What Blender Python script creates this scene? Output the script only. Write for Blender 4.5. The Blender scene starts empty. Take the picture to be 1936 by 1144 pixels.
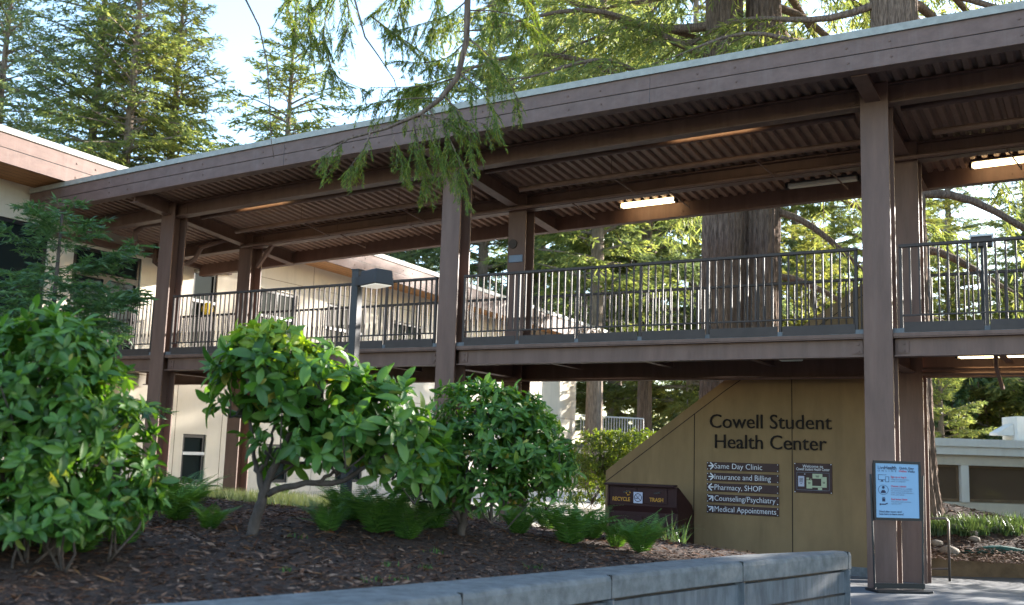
import bpy, bmesh, math, random
import numpy as np
from mathutils import Vector, Matrix
random.seed(7)
R_ = math.radians
S = bpy.context.scene
COL = S.collection

# ------------------------------------------------------------------ camera, world, sun, exposure
FPX, PITCH, ROLL, YAW = 1999.074, 0.1456, 0.0327, 0.5354
CAM = np.array([2.9996, -13.9764, 1.4564])
_fw = np.array([-math.sin(YAW), math.cos(YAW), 0]); _rt = np.array([math.cos(YAW), math.sin(YAW), 0]); _up = np.array([0, 0, 1.0])
cF = _fw * math.cos(PITCH) + _up * math.sin(PITCH)
_u = _up * math.cos(PITCH) - _fw * math.sin(PITCH)
cR = _rt * math.cos(ROLL) + _u * math.sin(ROLL)
cU = -_rt * math.sin(ROLL) + _u * math.cos(ROLL)
cam = bpy.data.cameras.new("camera"); camo = bpy.data.objects.new("camera", cam); COL.objects.link(camo)
m = Matrix.Identity(4)
for i in range(3):
    m[i][0], m[i][1], m[i][2], m[i][3] = cR[i], cU[i], -cF[i], CAM[i]
camo.matrix_world = m
cam.sensor_width = 36; cam.lens = FPX / 1936 * 36
cam.clip_start = 0.1; cam.clip_end = 2000
cam.dof.use_dof = True; cam.dof.focus_distance = 15.5; cam.dof.aperture_fstop = 1.8
S.camera = camo

SUN = Vector((math.cos(R_(15.6)) * math.cos(R_(62)), math.cos(R_(15.6)) * math.sin(R_(62)), math.sin(R_(15.6))))
w = bpy.data.worlds.new("World"); S.world = w; w.use_nodes = True
nt = w.node_tree
sky = nt.nodes.new("ShaderNodeTexSky"); sky.sky_type = 'NISHITA'; sky.sun_disc = False
sky.sun_elevation = math.asin(SUN.z); sky.sun_rotation = math.atan2(SUN.x, SUN.y)
sky.air_density = 1.0; sky.dust_density = .7; sky.ozone_density = 1.5
bg = nt.nodes["Background"]; bg.inputs[1].default_value = 0.15
nt.links.new(sky.outputs[0], bg.inputs[0])
sl = bpy.data.lights.new("sun", 'SUN'); sl.energy = 4.8; sl.angle = R_(0.5); sl.color = (1.0, 0.945, 0.87)
so = bpy.data.objects.new("sun", sl); COL.objects.link(so); so.rotation_euler = SUN.to_track_quat('Z', 'Y').to_euler(); so.location = (0, 0, 30)
S.view_settings.view_transform = 'Standard'; S.view_settings.look = 'None'; S.view_settings.gamma = 1
S.view_settings.exposure = 2.3
S.render.engine = 'CYCLES'
S.cycles.use_denoising = True
S.cycles.max_bounces = 8; S.cycles.diffuse_bounces = 4; S.cycles.glossy_bounces = 3; S.cycles.transmission_bounces = 4; S.cycles.transparent_max_bounces = 6
S.cycles.sample_clamp_indirect = 6

def pray(px, py): return cF + cR * (px - 968) / FPX - cU * (py - 572) / FPX
def at(px, py, d): return CAM + pray(px, py) * d
def on(px, py, ax, val):
    i = 'XYZ'.index(ax); d = pray(px, py); return CAM + d * (val - CAM[i]) / d[i]

# ------------------------------------------------------------------ materials
MATS = {}
def M(name, col, rough=.6, var=.15, scale=6, bump=.15, bscale=40, spec=.4, metal=0., stretch=(1, 1, 1), col2=None, coat=0, detail=6, stain=0, stcol=None):
    mt = bpy.data.materials.new(name); mt.use_nodes = True; n = mt.node_tree; p = n.nodes["Principled BSDF"]
    tc = n.nodes.new("ShaderNodeTexCoord"); mp = n.nodes.new("ShaderNodeMapping"); mp.inputs['Scale'].default_value = stretch
    n.links.new(tc.outputs['Object'], mp.inputs[0])
    a = n.nodes.new("ShaderNodeTexNoise"); a.inputs['Scale'].default_value = scale; a.inputs['Detail'].default_value = detail; a.inputs['Roughness'].default_value = .65
    n.links.new(mp.outputs[0], a.inputs['Vector'])
    cr = n.nodes.new("ShaderNodeValToRGB"); cr.color_ramp.elements[0].position = .3; cr.color_ramp.elements[1].position = .7
    c1 = tuple(c * (1 - var) for c in col); c2 = col2 if col2 else tuple(min(1, c * (1 + var)) for c in col)
    cr.color_ramp.elements[0].color = (*c1, 1); cr.color_ramp.elements[1].color = (*c2, 1)
    n.links.new(a.outputs['Fac'], cr.inputs[0]); n.links.new(cr.outputs[0], p.inputs['Base Color'])
    if stain:
        m2 = n.nodes.new("ShaderNodeMapping"); m2.inputs['Scale'].default_value = (5, 5, .45); n.links.new(tc.outputs['Object'], m2.inputs[0])
        q = n.nodes.new("ShaderNodeTexNoise"); q.inputs['Scale'].default_value = 1.1; q.inputs['Detail'].default_value = 9; q.inputs['Roughness'].default_value = .7; n.links.new(m2.outputs[0], q.inputs['Vector'])
        r2 = n.nodes.new("ShaderNodeValToRGB"); r2.color_ramp.elements[0].position = .52; r2.color_ramp.elements[1].position = .74; r2.color_ramp.elements[0].color = (0, 0, 0, 1); r2.color_ramp.elements[1].color = (stain, stain, stain, 1)
        n.links.new(q.outputs['Fac'], r2.inputs[0]); mx = n.nodes.new("ShaderNodeMix"); mx.data_type = 'RGBA'; n.links.new(r2.outputs[0], mx.inputs[0]); n.links.new(cr.outputs[0], mx.inputs[6])
        mx.inputs[7].default_value = (*(stcol or tuple(c * .45 for c in col)), 1); n.links.new(mx.outputs[2], p.inputs['Base Color'])
    p.inputs['Roughness'].default_value = rough; p.inputs['Metallic'].default_value = metal; p.inputs['Specular IOR Level'].default_value = spec
    if bump:
        b = n.nodes.new("ShaderNodeTexNoise"); b.inputs['Scale'].default_value = bscale; b.inputs['Detail'].default_value = 5
        n.links.new(mp.outputs[0], b.inputs['Vector'])
        bu = n.nodes.new("ShaderNodeBump"); bu.inputs['Strength'].default_value = bump; bu.inputs['Distance'].default_value = .02
        n.links.new(b.outputs['Fac'], bu.inputs['Height']); n.links.new(bu.outputs[0], p.inputs['Normal'])
    MATS[name] = mt; return mt
def LEAF(name, cols, rough=.45, trans=.35, tcol=None, spec=.4, old=False):
    mt = bpy.data.materials.new(name); mt.use_nodes = True; n = mt.node_tree; p = n.nodes["Principled BSDF"]; out = n.nodes["Material Output"]
    g = n.nodes.new("ShaderNodeNewGeometry"); cr = n.nodes.new("ShaderNodeValToRGB")
    els = cr.color_ramp.elements
    while len(els) < len(cols): els.new(.5)
    for i, c in enumerate(cols): els[i].position = i / (len(cols) - 1) if not old or i < len(cols) - 1 else 1.0; els[i].color = (*c, 1)
    if old:
        for i in range(len(cols) - 1): els[i].position = i / (len(cols) - 2) * .965
        cr.color_ramp.interpolation = 'LINEAR'
    n.links.new(g.outputs['Random Per Island'], cr.inputs[0])
    n.links.new(cr.outputs[0], p.inputs['Base Color']); p.inputs['Roughness'].default_value = rough; p.inputs['Specular IOR Level'].default_value = spec
    t = n.nodes.new("ShaderNodeBsdfTranslucent")
    mx = n.nodes.new("ShaderNodeMix"); mx.data_type = 'RGBA'; mx.blend_type = 'MULTIPLY'; mx.inputs[0].default_value = 1
    n.links.new(cr.outputs[0], mx.inputs[6]); mx.inputs[7].default_value = (*(tcol or (1.6, 1.5, .6)), 1)
    n.links.new(mx.outputs[2], t.inputs[0])
    ms = n.nodes.new("ShaderNodeMixShader"); ms.inputs[0].default_value = trans
    n.links.new(p.outputs[0], ms.inputs[1]); n.links.new(t.outputs[0], ms.inputs[2]); n.links.new(ms.outputs[0], out.inputs[0])
    MATS[name] = mt; return mt
def EMIT(name, col, st):
    mt = bpy.data.materials.new(name); mt.use_nodes = True; n = mt.node_tree; p = n.nodes["Principled BSDF"]
    p.inputs['Base Color'].default_value = (.8, .8, .75, 1); p.inputs['Emission Color'].default_value = (*col, 1); p.inputs['Emission Strength'].default_value = st
    MATS[name] = mt; return mt

STEEL = M("brown_steel", (.130, .074, .056), stain=.28, stcol=(.19, .13, .105), rough=.55, var=.2, scale=2.2, stretch=(3, 3, .5), spec=.3, bump=.06, bscale=25)
FASC = M("brown_fascia", (.145, .090, .075), stain=.3, stcol=(.23, .18, .16), rough=.65, var=.2, scale=4, bump=.08, bscale=30, stretch=(1.2, 1, 2), spec=.3)
DECKM = M("brown_decking", (.24, .15, .11), rough=.6, var=.15, scale=5, bump=.05)
RAILM = M("dark_rail", (.058, .045, .040), rough=.6, spec=.2, var=.12, scale=6, bump=.04)
CAPM = M("pale_roof_edge", (.30, .295, .265), rough=.6, var=.18, scale=9, bump=.1)
STUC = M("beige_stucco", (.62, .555, .46), stain=.25, rough=.9, var=.05, scale=2, bump=.25, bscale=120)
STUC0 = M("beige_stucco_plain", (.62, .545, .44), rough=.9, var=.07, scale=2, bump=.25, bscale=120)
MUST = M("mustard_stucco", (.22, .142, .070), stain=.3, rough=.95, var=.16, scale=1.1, stretch=(1.6, 1, .6), bump=.3, bscale=140)
SOFF = M("cedar_soffit", (.48, .23, .09), rough=.6, var=.2, scale=7, bump=.1, stretch=(8, .6, 1))
CONC = M("blue_grey_concrete", (.125, .132, .14), stain=.7, rough=.9, var=.4, scale=4, stretch=(2.5, 2.5, .6), bump=.4, bscale=60, detail=10)
CONCT = M("pale_concrete_top", (.15, .153, .15), stain=.4, rough=.92, var=.35, scale=9, bump=.35, bscale=120, detail=10)
PAVE = M("paving_concrete", (.135, .138, .145), rough=.92, var=.2, scale=1.6, bump=.15, bscale=50, detail=10)
BOUNCEP = M("pale_bounce_paving", (.46, .42, .36), rough=.9, var=.15, scale=2, bump=.1)
BROWNC = M("brown_kerb_concrete", (.16, .105, .06), rough=.85, var=.35, scale=4, bump=.3)
SOIL = M("dark_soil", (.050, .030, .022), rough=1, var=.5, scale=18, bump=.8, bscale=60, detail=12)
DIRT = M("forest_floor", (.10, .065, .04), rough=1, var=.5, scale=3, bump=.6, bscale=20, detail=12)
BARK = M("redwood_bark", (.115, .082, .066), rough=1, var=.6, scale=4, bump=1., bscale=8, stretch=(9, 9, .45), spec=.1, col2=(.26, .19, .15), detail=12)
BARKL = M("grey_bark", (.19, .145, .11), rough=.95, var=.5, scale=5, bump=.8, bscale=9, stretch=(5, 5, .7), detail=10)
STEM = M("shrub_stem", (.085, .065, .055), rough=.85, var=.4, scale=25, bump=.4, bscale=60, stretch=(1, 1, .4))
POSTM = M("dark_lamp_paint", (.030, .029, .031), rough=.5, var=.12, scale=6, bump=.03, spec=.3)
BLACKM = M("black_metal", (.012, .012, .014), rough=.4, var=.1, scale=10, bump=0)
GREYM = M("grey_metal", (.35, .36, .37), rough=.35, var=.1, scale=10, bump=0, metal=.8)
DARKF = M("dark_window_frame", (.022, .022, .026), rough=.4, var=.1, bump=0)
SILLM = M("pale_metal_sill", (.55, .55, .55), rough=.4, var=.08, bump=0)
WHITEP = M("white_paint", (.70, .67, .60), stain=.2, rough=.6, var=.05, scale=3, bump=.05)
CREAMP = M("cream_paint", (.60, .53, .42), stain=.2, rough=.7, var=.06, scale=3, bump=.05)
BINM = M("dark_brown_metal", (.034, .012, .011), rough=.6, spec=.2, var=.15, scale=4, bump=.05)
SIGNB = M("sign_brown", (.052, .028, .026), rough=.6, spec=.2, var=.1, scale=5, bump=0)
SIGNT = M("sign_letter_white", (.64, .64, .68), rough=.6, var=.03, bump=0)
LETT = M("letter_dark", (.014, .010, .009), rough=.7, spec=.15, var=.1, bump=0)
YELL = M("yellow_letter", (.42, .20, .018), rough=.7, var=.03, bump=0)
PALEB = M("pale_blue_print", (.22, .37, .54), rough=.5, var=.02, bump=0)
NAVY = M("navy_print", (.02, .025, .06), rough=.6, var=.05, bump=0)
REDP = M("red_print", (.45, .06, .10), rough=.6, var=.05, bump=0)
GREYP = M("grey_print", (.17, .22, .30), rough=.6, var=.05, bump=0)
MAPG = M("map_green", (.38, .42, .28), rough=.6, var=.05, bump=0)
MAPV = M("map_lilac", (.42, .42, .52), rough=.6, var=.05, bump=0)
GREENT = M("green_cloth", (.012, .075, .06), rough=.7, var=.3, scale=8, bump=.3)
STONE = M("pale_stone", (.20, .165, .135), rough=.9, var=.3, scale=9, bump=.4)
GLOW = EMIT("tube_glow", (1, .76, .40), 2.2)
LENSG = EMIT("lamp_lens", (1, .9, .75), .12)
OFFL = M("unlit_lens", (.62, .60, .50), rough=.4, var=.03, bump=0)
BALL = M("yellow_plastic", (.75, .50, .03), rough=.4, var=.05, bump=0)
def GLASS():
    mt = bpy.data.materials.new("window_glass"); mt.use_nodes = True; n = mt.node_tree; p = n.nodes["Principled BSDF"]
    p.inputs['Base Color'].default_value = (.014, .02, .02, 1); p.inputs['Roughness'].default_value = .03; p.inputs['Specular IOR Level'].default_value = .5; p.inputs['IOR'].default_value = 1.2
    tc = n.nodes.new("ShaderNodeTexCoord"); nz = n.nodes.new("ShaderNodeTexNoise"); nz.inputs['Scale'].default_value = .9
    bu = n.nodes.new("ShaderNodeBump"); bu.inputs['Strength'].default_value = .05; bu.inputs['Distance'].default_value = .05
    n.links.new(tc.outputs['Object'], nz.inputs[0]); n.links.new(nz.outputs[0], bu.inputs['Height']); n.links.new(bu.outputs[0], p.inputs['Normal'])
    return mt
GLAS = GLASS()
GLAS_REFL = GLASS(); GLAS_REFL.node_tree.nodes["Principled BSDF"].inputs["Base Color"].default_value = (.11, .075, .05, 1); GLAS_REFL.node_tree.nodes["Principled BSDF"].inputs["IOR"].default_value = 1.4  # brown base colour stands in for tree trunks reflected in the panes
L_RHODO = LEAF("rhodo_leaf", [(.032, .085, .016), (.052, .135, .022), (.08, .18, .030), (.13, .24, .04), (.32, .26, .05)], old=True, rough=.42, trans=.34, tcol=(2.2, 2.0, .5), spec=.45)
L_RHODO_SUN = LEAF("rhodo_sunpatch_leaf", [(.14, .26, .035), (.22, .34, .045), (.30, .36, .05)], rough=.4, trans=.45, tcol=(2.0, 1.7, .4))  # brighter leaf copy, carries the middle shrub's sun patch as colour
L_HEDGE = LEAF("hedge_leaf", [(.06, .10, .015), (.10, .15, .02), (.17, .20, .03)], trans=.4)
L_FERN = LEAF("fern_leaf", [(.045, .11, .022), (.07, .16, .028), (.10, .20, .04)], trans=.35, rough=.5)
L_GRASS = LEAF("grass_blade", [(.06, .085, .03), (.09, .12, .042), (.15, .16, .07)], trans=.3, rough=.6)
L_LILY = LEAF("strap_blade", [(.045, .085, .035), (.075, .125, .055), (.12, .17, .085)], trans=.3, rough=.4)
L_RED = LEAF("redwood_needles", [(.10, .135, .05), (.145, .185, .06), (.20, .23, .07), (.26, .265, .085)], trans=.55, rough=.5, tcol=(1.5, 1.45, .95))
L_REDD = LEAF("redwood_needles_deep", [(.085, .12, .08), (.12, .16, .09), (.16, .195, .09), (.21, .235, .09)], trans=.55, rough=.5, tcol=(1.4, 1.4, .9))
L_REDY = LEAF("redwood_needles_gold", [(.12, .145, .05), (.18, .20, .06), (.25, .25, .08)], trans=.55, rough=.5, tcol=(1.6, 1.5, .85))
L_BOUGH = LEAF("bough_needles", [(.065, .12, .035), (.10, .17, .045), (.15, .21, .05), (.24, .24, .07)], trans=.5, rough=.5, tcol=(1.9, 1.7, .5))
L_SAPL = LEAF("sapling_needles", [(.055, .115, .055), (.08, .155, .065), (.11, .19, .075)], trans=.35, rough=.5, tcol=(1.5, 1.5, .6))
L_OAK = LEAF("oak_leaf", [(.025, .05, .02), (.045, .085, .025), (.09, .13, .03)], trans=.35)
LITT = LEAF("dry_litter", [(.10, .035, .018), (.18, .07, .03), (.26, .13, .06)], trans=.1, rough=.9, spec=.2)
CHIP = LEAF("bark_chip", [(.038, .020, .014), (.085, .042, .026), (.15, .075, .045), (.27, .17, .12)], trans=.0, rough=.9, spec=.2)

# ------------------------------------------------------------------ mesh helpers
def link(o, parent=None):
    COL.objects.link(o)
    if parent is not None: o.parent = parent
    return o
def tag(o, label=None, cat=None, group=None, kind=None):
    if label: o['label'] = label
    if cat: o['category'] = cat
    if group: o['group'] = group
    if kind: o['kind'] = kind
    return o
def empty(name, loc, label, cat, group=None, rz=0):
    o = bpy.data.objects.new(name, None); o.location = loc; o.rotation_euler = (0, 0, rz); o.empty_display_size = .2; COL.objects.link(o)
    return tag(o, label, cat, group)
def root_loc(p):
    while p is not None:
        if p.parent is None: return Vector(p.location)
        p = p.parent
    return Vector((0, 0, 0))
class MB:
    def __init__(s): s.v = []; s.f = []
    def add(s, vs, fs):
        k = len(s.v); s.v += [tuple(v) for v in vs]; s.f += [tuple(i + k for i in f) for f in fs]; return s
    def box(s, a, b):
        x0, y0, z0 = a; x1, y1, z1 = b
        return s.hexa([(x0, y0, z0), (x1, y0, z0), (x1, y1, z0), (x0, y1, z0), (x0, y0, z1), (x1, y0, z1), (x1, y1, z1), (x0, y1, z1)])
    def hexa(s, p):
        return s.add(p, [(0, 3, 2, 1), (4, 5, 6, 7), (0, 1, 5, 4), (1, 2, 6, 5), (2, 3, 7, 6), (3, 0, 4, 7)])
    def obox(s, c, ex, ey, ez):
        c, ex, ey, ez = map(np.array, (c, ex, ey, ez))
        P = [c - ex - ey - ez, c + ex - ey - ez, c + ex + ey - ez, c - ex + ey - ez, c - ex - ey + ez, c + ex - ey + ez, c + ex + ey + ez, c - ex + ey + ez]
        return s.hexa([tuple(q) for q in P])
    def bar(s, a, b, w, h=None, up=(0, 0, 1)):
        a, b, up = np.array(a, float), np.array(b, float), np.array(up, float); d = b - a; L = np.linalg.norm(d); d = d / L
        if abs(d @ up) > .99: up = np.array([0, 1., 0])
        x = np.cross(d, up); x /= np.linalg.norm(x); y = np.cross(x, d); h = h or w
        return s.obox((a + b) / 2, d * L / 2, x * w / 2, y * h / 2)
    def tube(s, pts, r, n=8, caps=True):
        pts = [np.array(p, float) for p in pts]; r = r if hasattr(r, '__len__') else [r] * len(pts)
        k = len(s.v); ref = None
        for i, p in enumerate(pts):
            d = pts[min(i + 1, len(pts) - 1)] - pts[max(i - 1, 0)]; d /= np.linalg.norm(d) + 1e-9
            if ref is None:
                ref = np.array([0, 0, 1.]) if abs(d[2]) < .9 else np.array([1., 0, 0])
            x = np.cross(d, ref); x /= np.linalg.norm(x) + 1e-9; y = np.cross(x, d); ref = y if abs(d @ y) < .5 else ref
            for j in range(n):
                t = 2 * math.pi * j / n; s.v.append(tuple(p + (x * math.cos(t) + y * math.sin(t)) * r[i]))
        for i in range(len(pts) - 1):
            for j in range(n): s.f.append((k + i * n + j, k + i * n + (j + 1) % n, k + (i + 1) * n + (j + 1) % n, k + (i + 1) * n + j))
        if caps:
            s.f.append(tuple(k + j for j in range(n))[::-1]); s.f.append(tuple(k + (len(pts) - 1) * n + j for j in range(n)))
        return s
    def prism(s, poly, e):
        n = len(poly); e = np.array(e, float); a = [tuple(p) for p in poly]; b = [tuple(np.array(p) + e) for p in poly]
        return s.add(a + b, [tuple(range(n))[::-1], tuple(range(n, 2 * n))] + [(i, (i + 1) % n, n + (i + 1) % n, n + i) for i in range(n)])
    def disc(s, c, nrm, r, t=.006, n=10):
        c = np.array(c, float); nrm = np.array(nrm, float); nrm /= np.linalg.norm(nrm)
        return s.tube([c, c + nrm * t], r, n)
    def build(s, name, mat, parent=None, bevel=0, smooth=False):
        me = bpy.data.meshes.new(name); o = root_loc(parent)
        me.from_pydata([(v[0] - o.x, v[1] - o.y, v[2] - o.z) for v in s.v], [], s.f)
        bm = bmesh.new(); bm.from_mesh(me); bmesh.ops.recalc_face_normals(bm, faces=bm.faces)
        if bevel:
            ed = [e for e in bm.edges if len(e.link_faces) == 2 and e.calc_face_angle(0) > .9]
            bmesh.ops.bevel(bm, geom=ed, offset=bevel, segments=1, affect='EDGES', clamp_overlap=True)
        bm.to_mesh(me); bm.free()
        me.materials.append(mat)
        if smooth: me.shade_smooth()
        return link(bpy.data.objects.new(name, me), parent)
def np_obj(name, V, Fq, mat, parent=None, smooth=False, world=True):
    """V (n,3), Fq (m,k) arrays -> mesh"""
    V = np.asarray(V, np.float32)
    if world and parent is not None: V = V - np.array(root_loc(parent), np.float32)
    me = bpy.data.meshes.new(name); me.vertices.add(len(V)); me.vertices.foreach_set('co', V.ravel())
    m_, k = Fq.shape; me.loops.add(m_ * k); me.loops.foreach_set('vertex_index', Fq.astype(np.int32).ravel())
    me.polygons.add(m_); me.polygons.foreach_set('loop_start', np.arange(0, m_ * k, k, dtype=np.int32))
    me.update(calc_edges=True); me.materials.append(mat)
    if smooth: me.shade_smooth()
    return link(bpy.data.objects.new(name, me), parent)
def unit(v): return v / (np.linalg.norm(v, axis=-1, keepdims=True) + 1e-9)
def inst(tv, tf, P, D, N, Ls, Ws=None):
    """place template (x along length, y width, z normal) at points P with direction D, normal hint N, length scale Ls, width scale Ws"""
    P, D, N = np.asarray(P, float), unit(np.asarray(D, float)), np.asarray(N, float)
    Ls = np.asarray(Ls, float) * np.ones(len(P)); Ws = Ls if Ws is None else np.asarray(Ws, float) * np.ones(len(P))
    Y = unit(np.cross(N, D)); Z = np.cross(D, Y)
    V = P[:, None, :] + tv[None, :, 0:1] * D[:, None] * Ls[:, None, None] + tv[None, :, 1:2] * Y[:, None] * Ws[:, None, None] + tv[None, :, 2:3] * Z[:, None] * Ls[:, None, None]
    n = len(tv); F = tf[None] + (np.arange(len(P)) * n)[:, None, None]
    return V.reshape(-1, 3), F.reshape(-1, tf.shape[1])
def join(parts):
    Vs, Fs, k = [], [], 0
    for V, F in parts: Vs.append(V); Fs.append(F + k); k += len(V)
    return np.concatenate(Vs), np.concatenate(Fs)
DIAM = (np.array([[0, 0, 0], [.45, .5, .0], [1, 0, -.05], [.45, -.5, .0]]), np.array([[0, 1, 2, 3]]))
def leaf_template():
    rows = [(0, .0), (.15, .28), (.4, .48), (.65, .5), (.85, .32), (1, .03)]
    V = []
    for x, hw in rows:
        zc = -.32 * x * x + .06 * x
        V += [(x, hw, zc + .10 * hw), (x, 0, zc - .03), (x, -hw, zc + .10 * hw)]
    F = []
    for i in range(len(rows) - 1):
        a = i * 3; F += [(a, a + 1, a + 4, a + 3), (a + 1, a + 2, a + 5, a + 4)]
    return np.array(V, float), np.array(F)
LEAFT = leaf_template()
LEAFS = (np.array([[0, 0, 0], [.5, .5, .08], [1, 0, -.12], [.5, -.5, .08]]), np.array([[0, 1, 2], [0, 2, 3]]))
rng = np.random.default_rng(5)

def text_mesh(s, size, align='LEFT', bold=0., ext=0.004, space=1.0, wscale=1.0):
    c = bpy.data.curves.new("t", 'FONT'); c.body = s; c.size = size; c.align_x = align; c.offset = bold; c.extrude = ext; c.resolution_u = 3; c.space_character = space
    o = bpy.data.objects.new("t", c); COL.objects.link(o); dg = bpy.context.evaluated_depsgraph_get(); dg.update()
    me = bpy.data.meshes.new_from_object(o.evaluated_get(dg)); bpy.data.objects.remove(o); bpy.data.curves.remove(c)
    if wscale != 1:
        for v in me.vertices: v.co.x *= wscale
    return me
def put_text(name, s, size, mat, origin, ax, parent, align='LEFT', bold=0., ext=.003, space=1., width=None):
    """text in plane spanned by ax (unit, horizontal) and z, facing -normal; origin in world"""
    me = text_mesh(s, size, align, bold, ext, space)
    if width:
        xs = [v.co.x for v in me.vertices]; k = width / (max(xs) - min(xs))
        for v in me.vertices: v.co.x *= k
    me.name = name; me.materials.clear(); me.materials.append(mat)
    a = Vector(ax).normalized(); n = a.cross(Vector((0, 0, 1))); o = root_loc(parent); og = Vector(origin) - o
    me.transform(Matrix(((a.x, 0, n.x, og.x), (a.y, 0, n.y, og.y), (a.z, 1, n.z, og.z), (0, 0, 0, 1))))
    return link(bpy.data.objects.new(name, me), parent)

# ------------------------------------------------------------------ SETTING: ground, paving, bed
WALL_IN = np.array([(-2.3, .226), (-3.83, -.364), (-4.96, -.612), (-5.98, -.80), (-7.44, -1.10), (-8.67, -1.38), (-9.6, -1.62), (-10.6, -1.95), (-11.8, -2.42)])   # (Y, X)
WALL_OUT = np.array([(-2.42, .36), (-3.83, .075), (-4.96, -.20), (-5.98, -.40), (-7.44, -.62), (-8.67, -.78), (-9.6, -.97), (-10.6, -1.27), (-11.8, -1.72)])
WTOP = .6
def xin(y): return np.interp(-y, -WALL_IN[:, 0], WALL_IN[:, 1])
def sm(t): t = np.clip(t, 0, 1); return t * t * (3 - 2 * t)
def bed_z(x, y):
    x = np.asarray(x, float); y = np.asarray(y, float)
    d = np.maximum(xin(np.minimum(y, -2.3)) - x, 0)
    mound = .55 + .29 * sm(d / 2.4) + .03 * np.sin(x * 1.7 + y) + .02 * np.sin(y * 2.3 - x)
    far = .45 + .02 * np.sin(x * .9) * np.cos(y * .8)
    z = mound + (far - mound) * sm((y + 5.2) / 4.2)
    z = z + (far - z) * sm((-x - 7) / 5)
    # falls to the paving beyond the planter wall's end (line from (.1,-2.3) to (-6,1.4))
    nx, ny = -3.7, -6.1; L = math.hypot(nx, ny); s = ((x - .1) * nx + (y + 2.3) * ny) / L
    z = np.where(y > -2.6, -.12 + (z + .12) * sm(s / .9 + .15), z)
    return z
def grid(name, x0, x1, y0, y1, nx, ny, fz, mat, kind='structure', keep=None):
    X, Y = np.meshgrid(np.linspace(x0, x1, nx), np.linspace(y0, y1, ny)); Z = fz(X, Y)
    V = np.stack([X, Y, Z], -1).reshape(-1, 3); i = np.arange(nx * ny).reshape(ny, nx)
    F = np.stack([i[:-1, :-1], i[:-1, 1:], i[1:, 1:], i[1:, :-1]], -1).reshape(-1, 4)
    if keep is not None:
        c = V[F].mean(1); F = F[keep(c[:, 0], c[:, 1])]
    o = np_obj(name, V, F, mat, smooth=True); tag(o, kind=kind); return o
grid("ground", -400, 400, -300, 500, 9, 9, lambda X, Y: X * 0 - .45, DIRT)
grid("pavement", -9, 12, -16, 4.6, 60, 60, lambda X, Y: -.047 * np.clip(Y, 0, 4.6) - .004, PAVE)
def bedkeep(x, y):
    return np.where(y < -2.3, x < xin(y) + .12, ((x - .1) * -3.7 + (y + 2.3) * -6.1) > -.3)
grid("planting_bed", -16.3, .5, -15, 2.6, 170, 180, bed_z, SOIL, keep=bedkeep)
grid("bounce_paving", -16.3, -5.2, 1.0, 22, 60, 120, lambda X, Y: .40 + .03 * np.sin(X) * np.sin(Y * .7) - .9 * sm((X + 6.2) / 1.0) - .3 * sm((2.2 - Y) / 1.2), BOUNCEP)  # made-up pale paving, bounces sun up onto the bridge's beam undersides
def mulch_z(x, y):
    x = np.asarray(x, float); y = np.asarray(y, float)
    s = (-(x - 0.) * .59 + (y - 4.9) * .81)   # distance behind the low kerb wall
    d2 = np.hypot(x + .9, y - 7.2)
    return .10 + .38 * sm(s / 2.2) + .45 * np.exp(-(d2 / 1.9) ** 2) + .02 * np.sin(x * 3) * np.sin(y * 2.5) - .25 * sm((s - 3) / 4)
grid("mulch_slope", -5.2, 14, 3.2, 24, 120, 120, mulch_z, SOIL, keep=lambda x, y: (-(x) * .59 + (y - 4.9) * .81) > .06)
tagw = None

# mulch chips: one stuff object on the bed + one on the slope
def chips(name, n, fx, fz, s=(.03, .09), wr=(.12, .38), mat=None, lab=None, cat='mulch'):
    P = fx(n); P = np.column_stack([P, fz(P[:, 0], P[:, 1]) + rng.uniform(.002, .02, len(P))])
    a = rng.uniform(0, 2 * math.pi, len(P)); D = np.column_stack([np.cos(a), np.sin(a), rng.normal(0, .22, len(P))])
    N = np.column_stack([rng.normal(0, .35, len(P)), rng.normal(0, .35, len(P)), np.ones(len(P))])
    Ls = rng.uniform(*s, len(P)) ; V, F = inst(*DIAM, P, D, N, Ls, Ls * rng.uniform(*wr, len(P)))
    o = np_obj(name, V, F, mat or CHIP); tag(o, lab or "reddish brown bark chips covering the soil" if 'bed' in name else "bark chips covering the slope behind the low kerb wall", cat, kind='stuff'); return o
def bedpts(n):
    y = -2.5 - 10.5 * rng.random(n * 2) ** .8; d = rng.uniform(-.02, 6.5, n * 2) ** 1.0; x = xin(y) - d
    return np.column_stack([x, y])[:n]
chips("bark_mulch_bed", 60000, bedpts, bed_z, (.025, .085))
chips("needle_litter_bed", 9000, bedpts, bed_z, (.07, .16), (.05, .11), LITT, "fallen rusty redwood sprays and dry leaves strewn over the bark bed", "leaf litter")
chips("bark_mulch_slope", 26000, lambda n: np.column_stack([rng.uniform(-2.5, 4, n), rng.uniform(4.0, 11, n)]), lambda x, y: mulch_z(x, y), (.04, .12))

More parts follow.
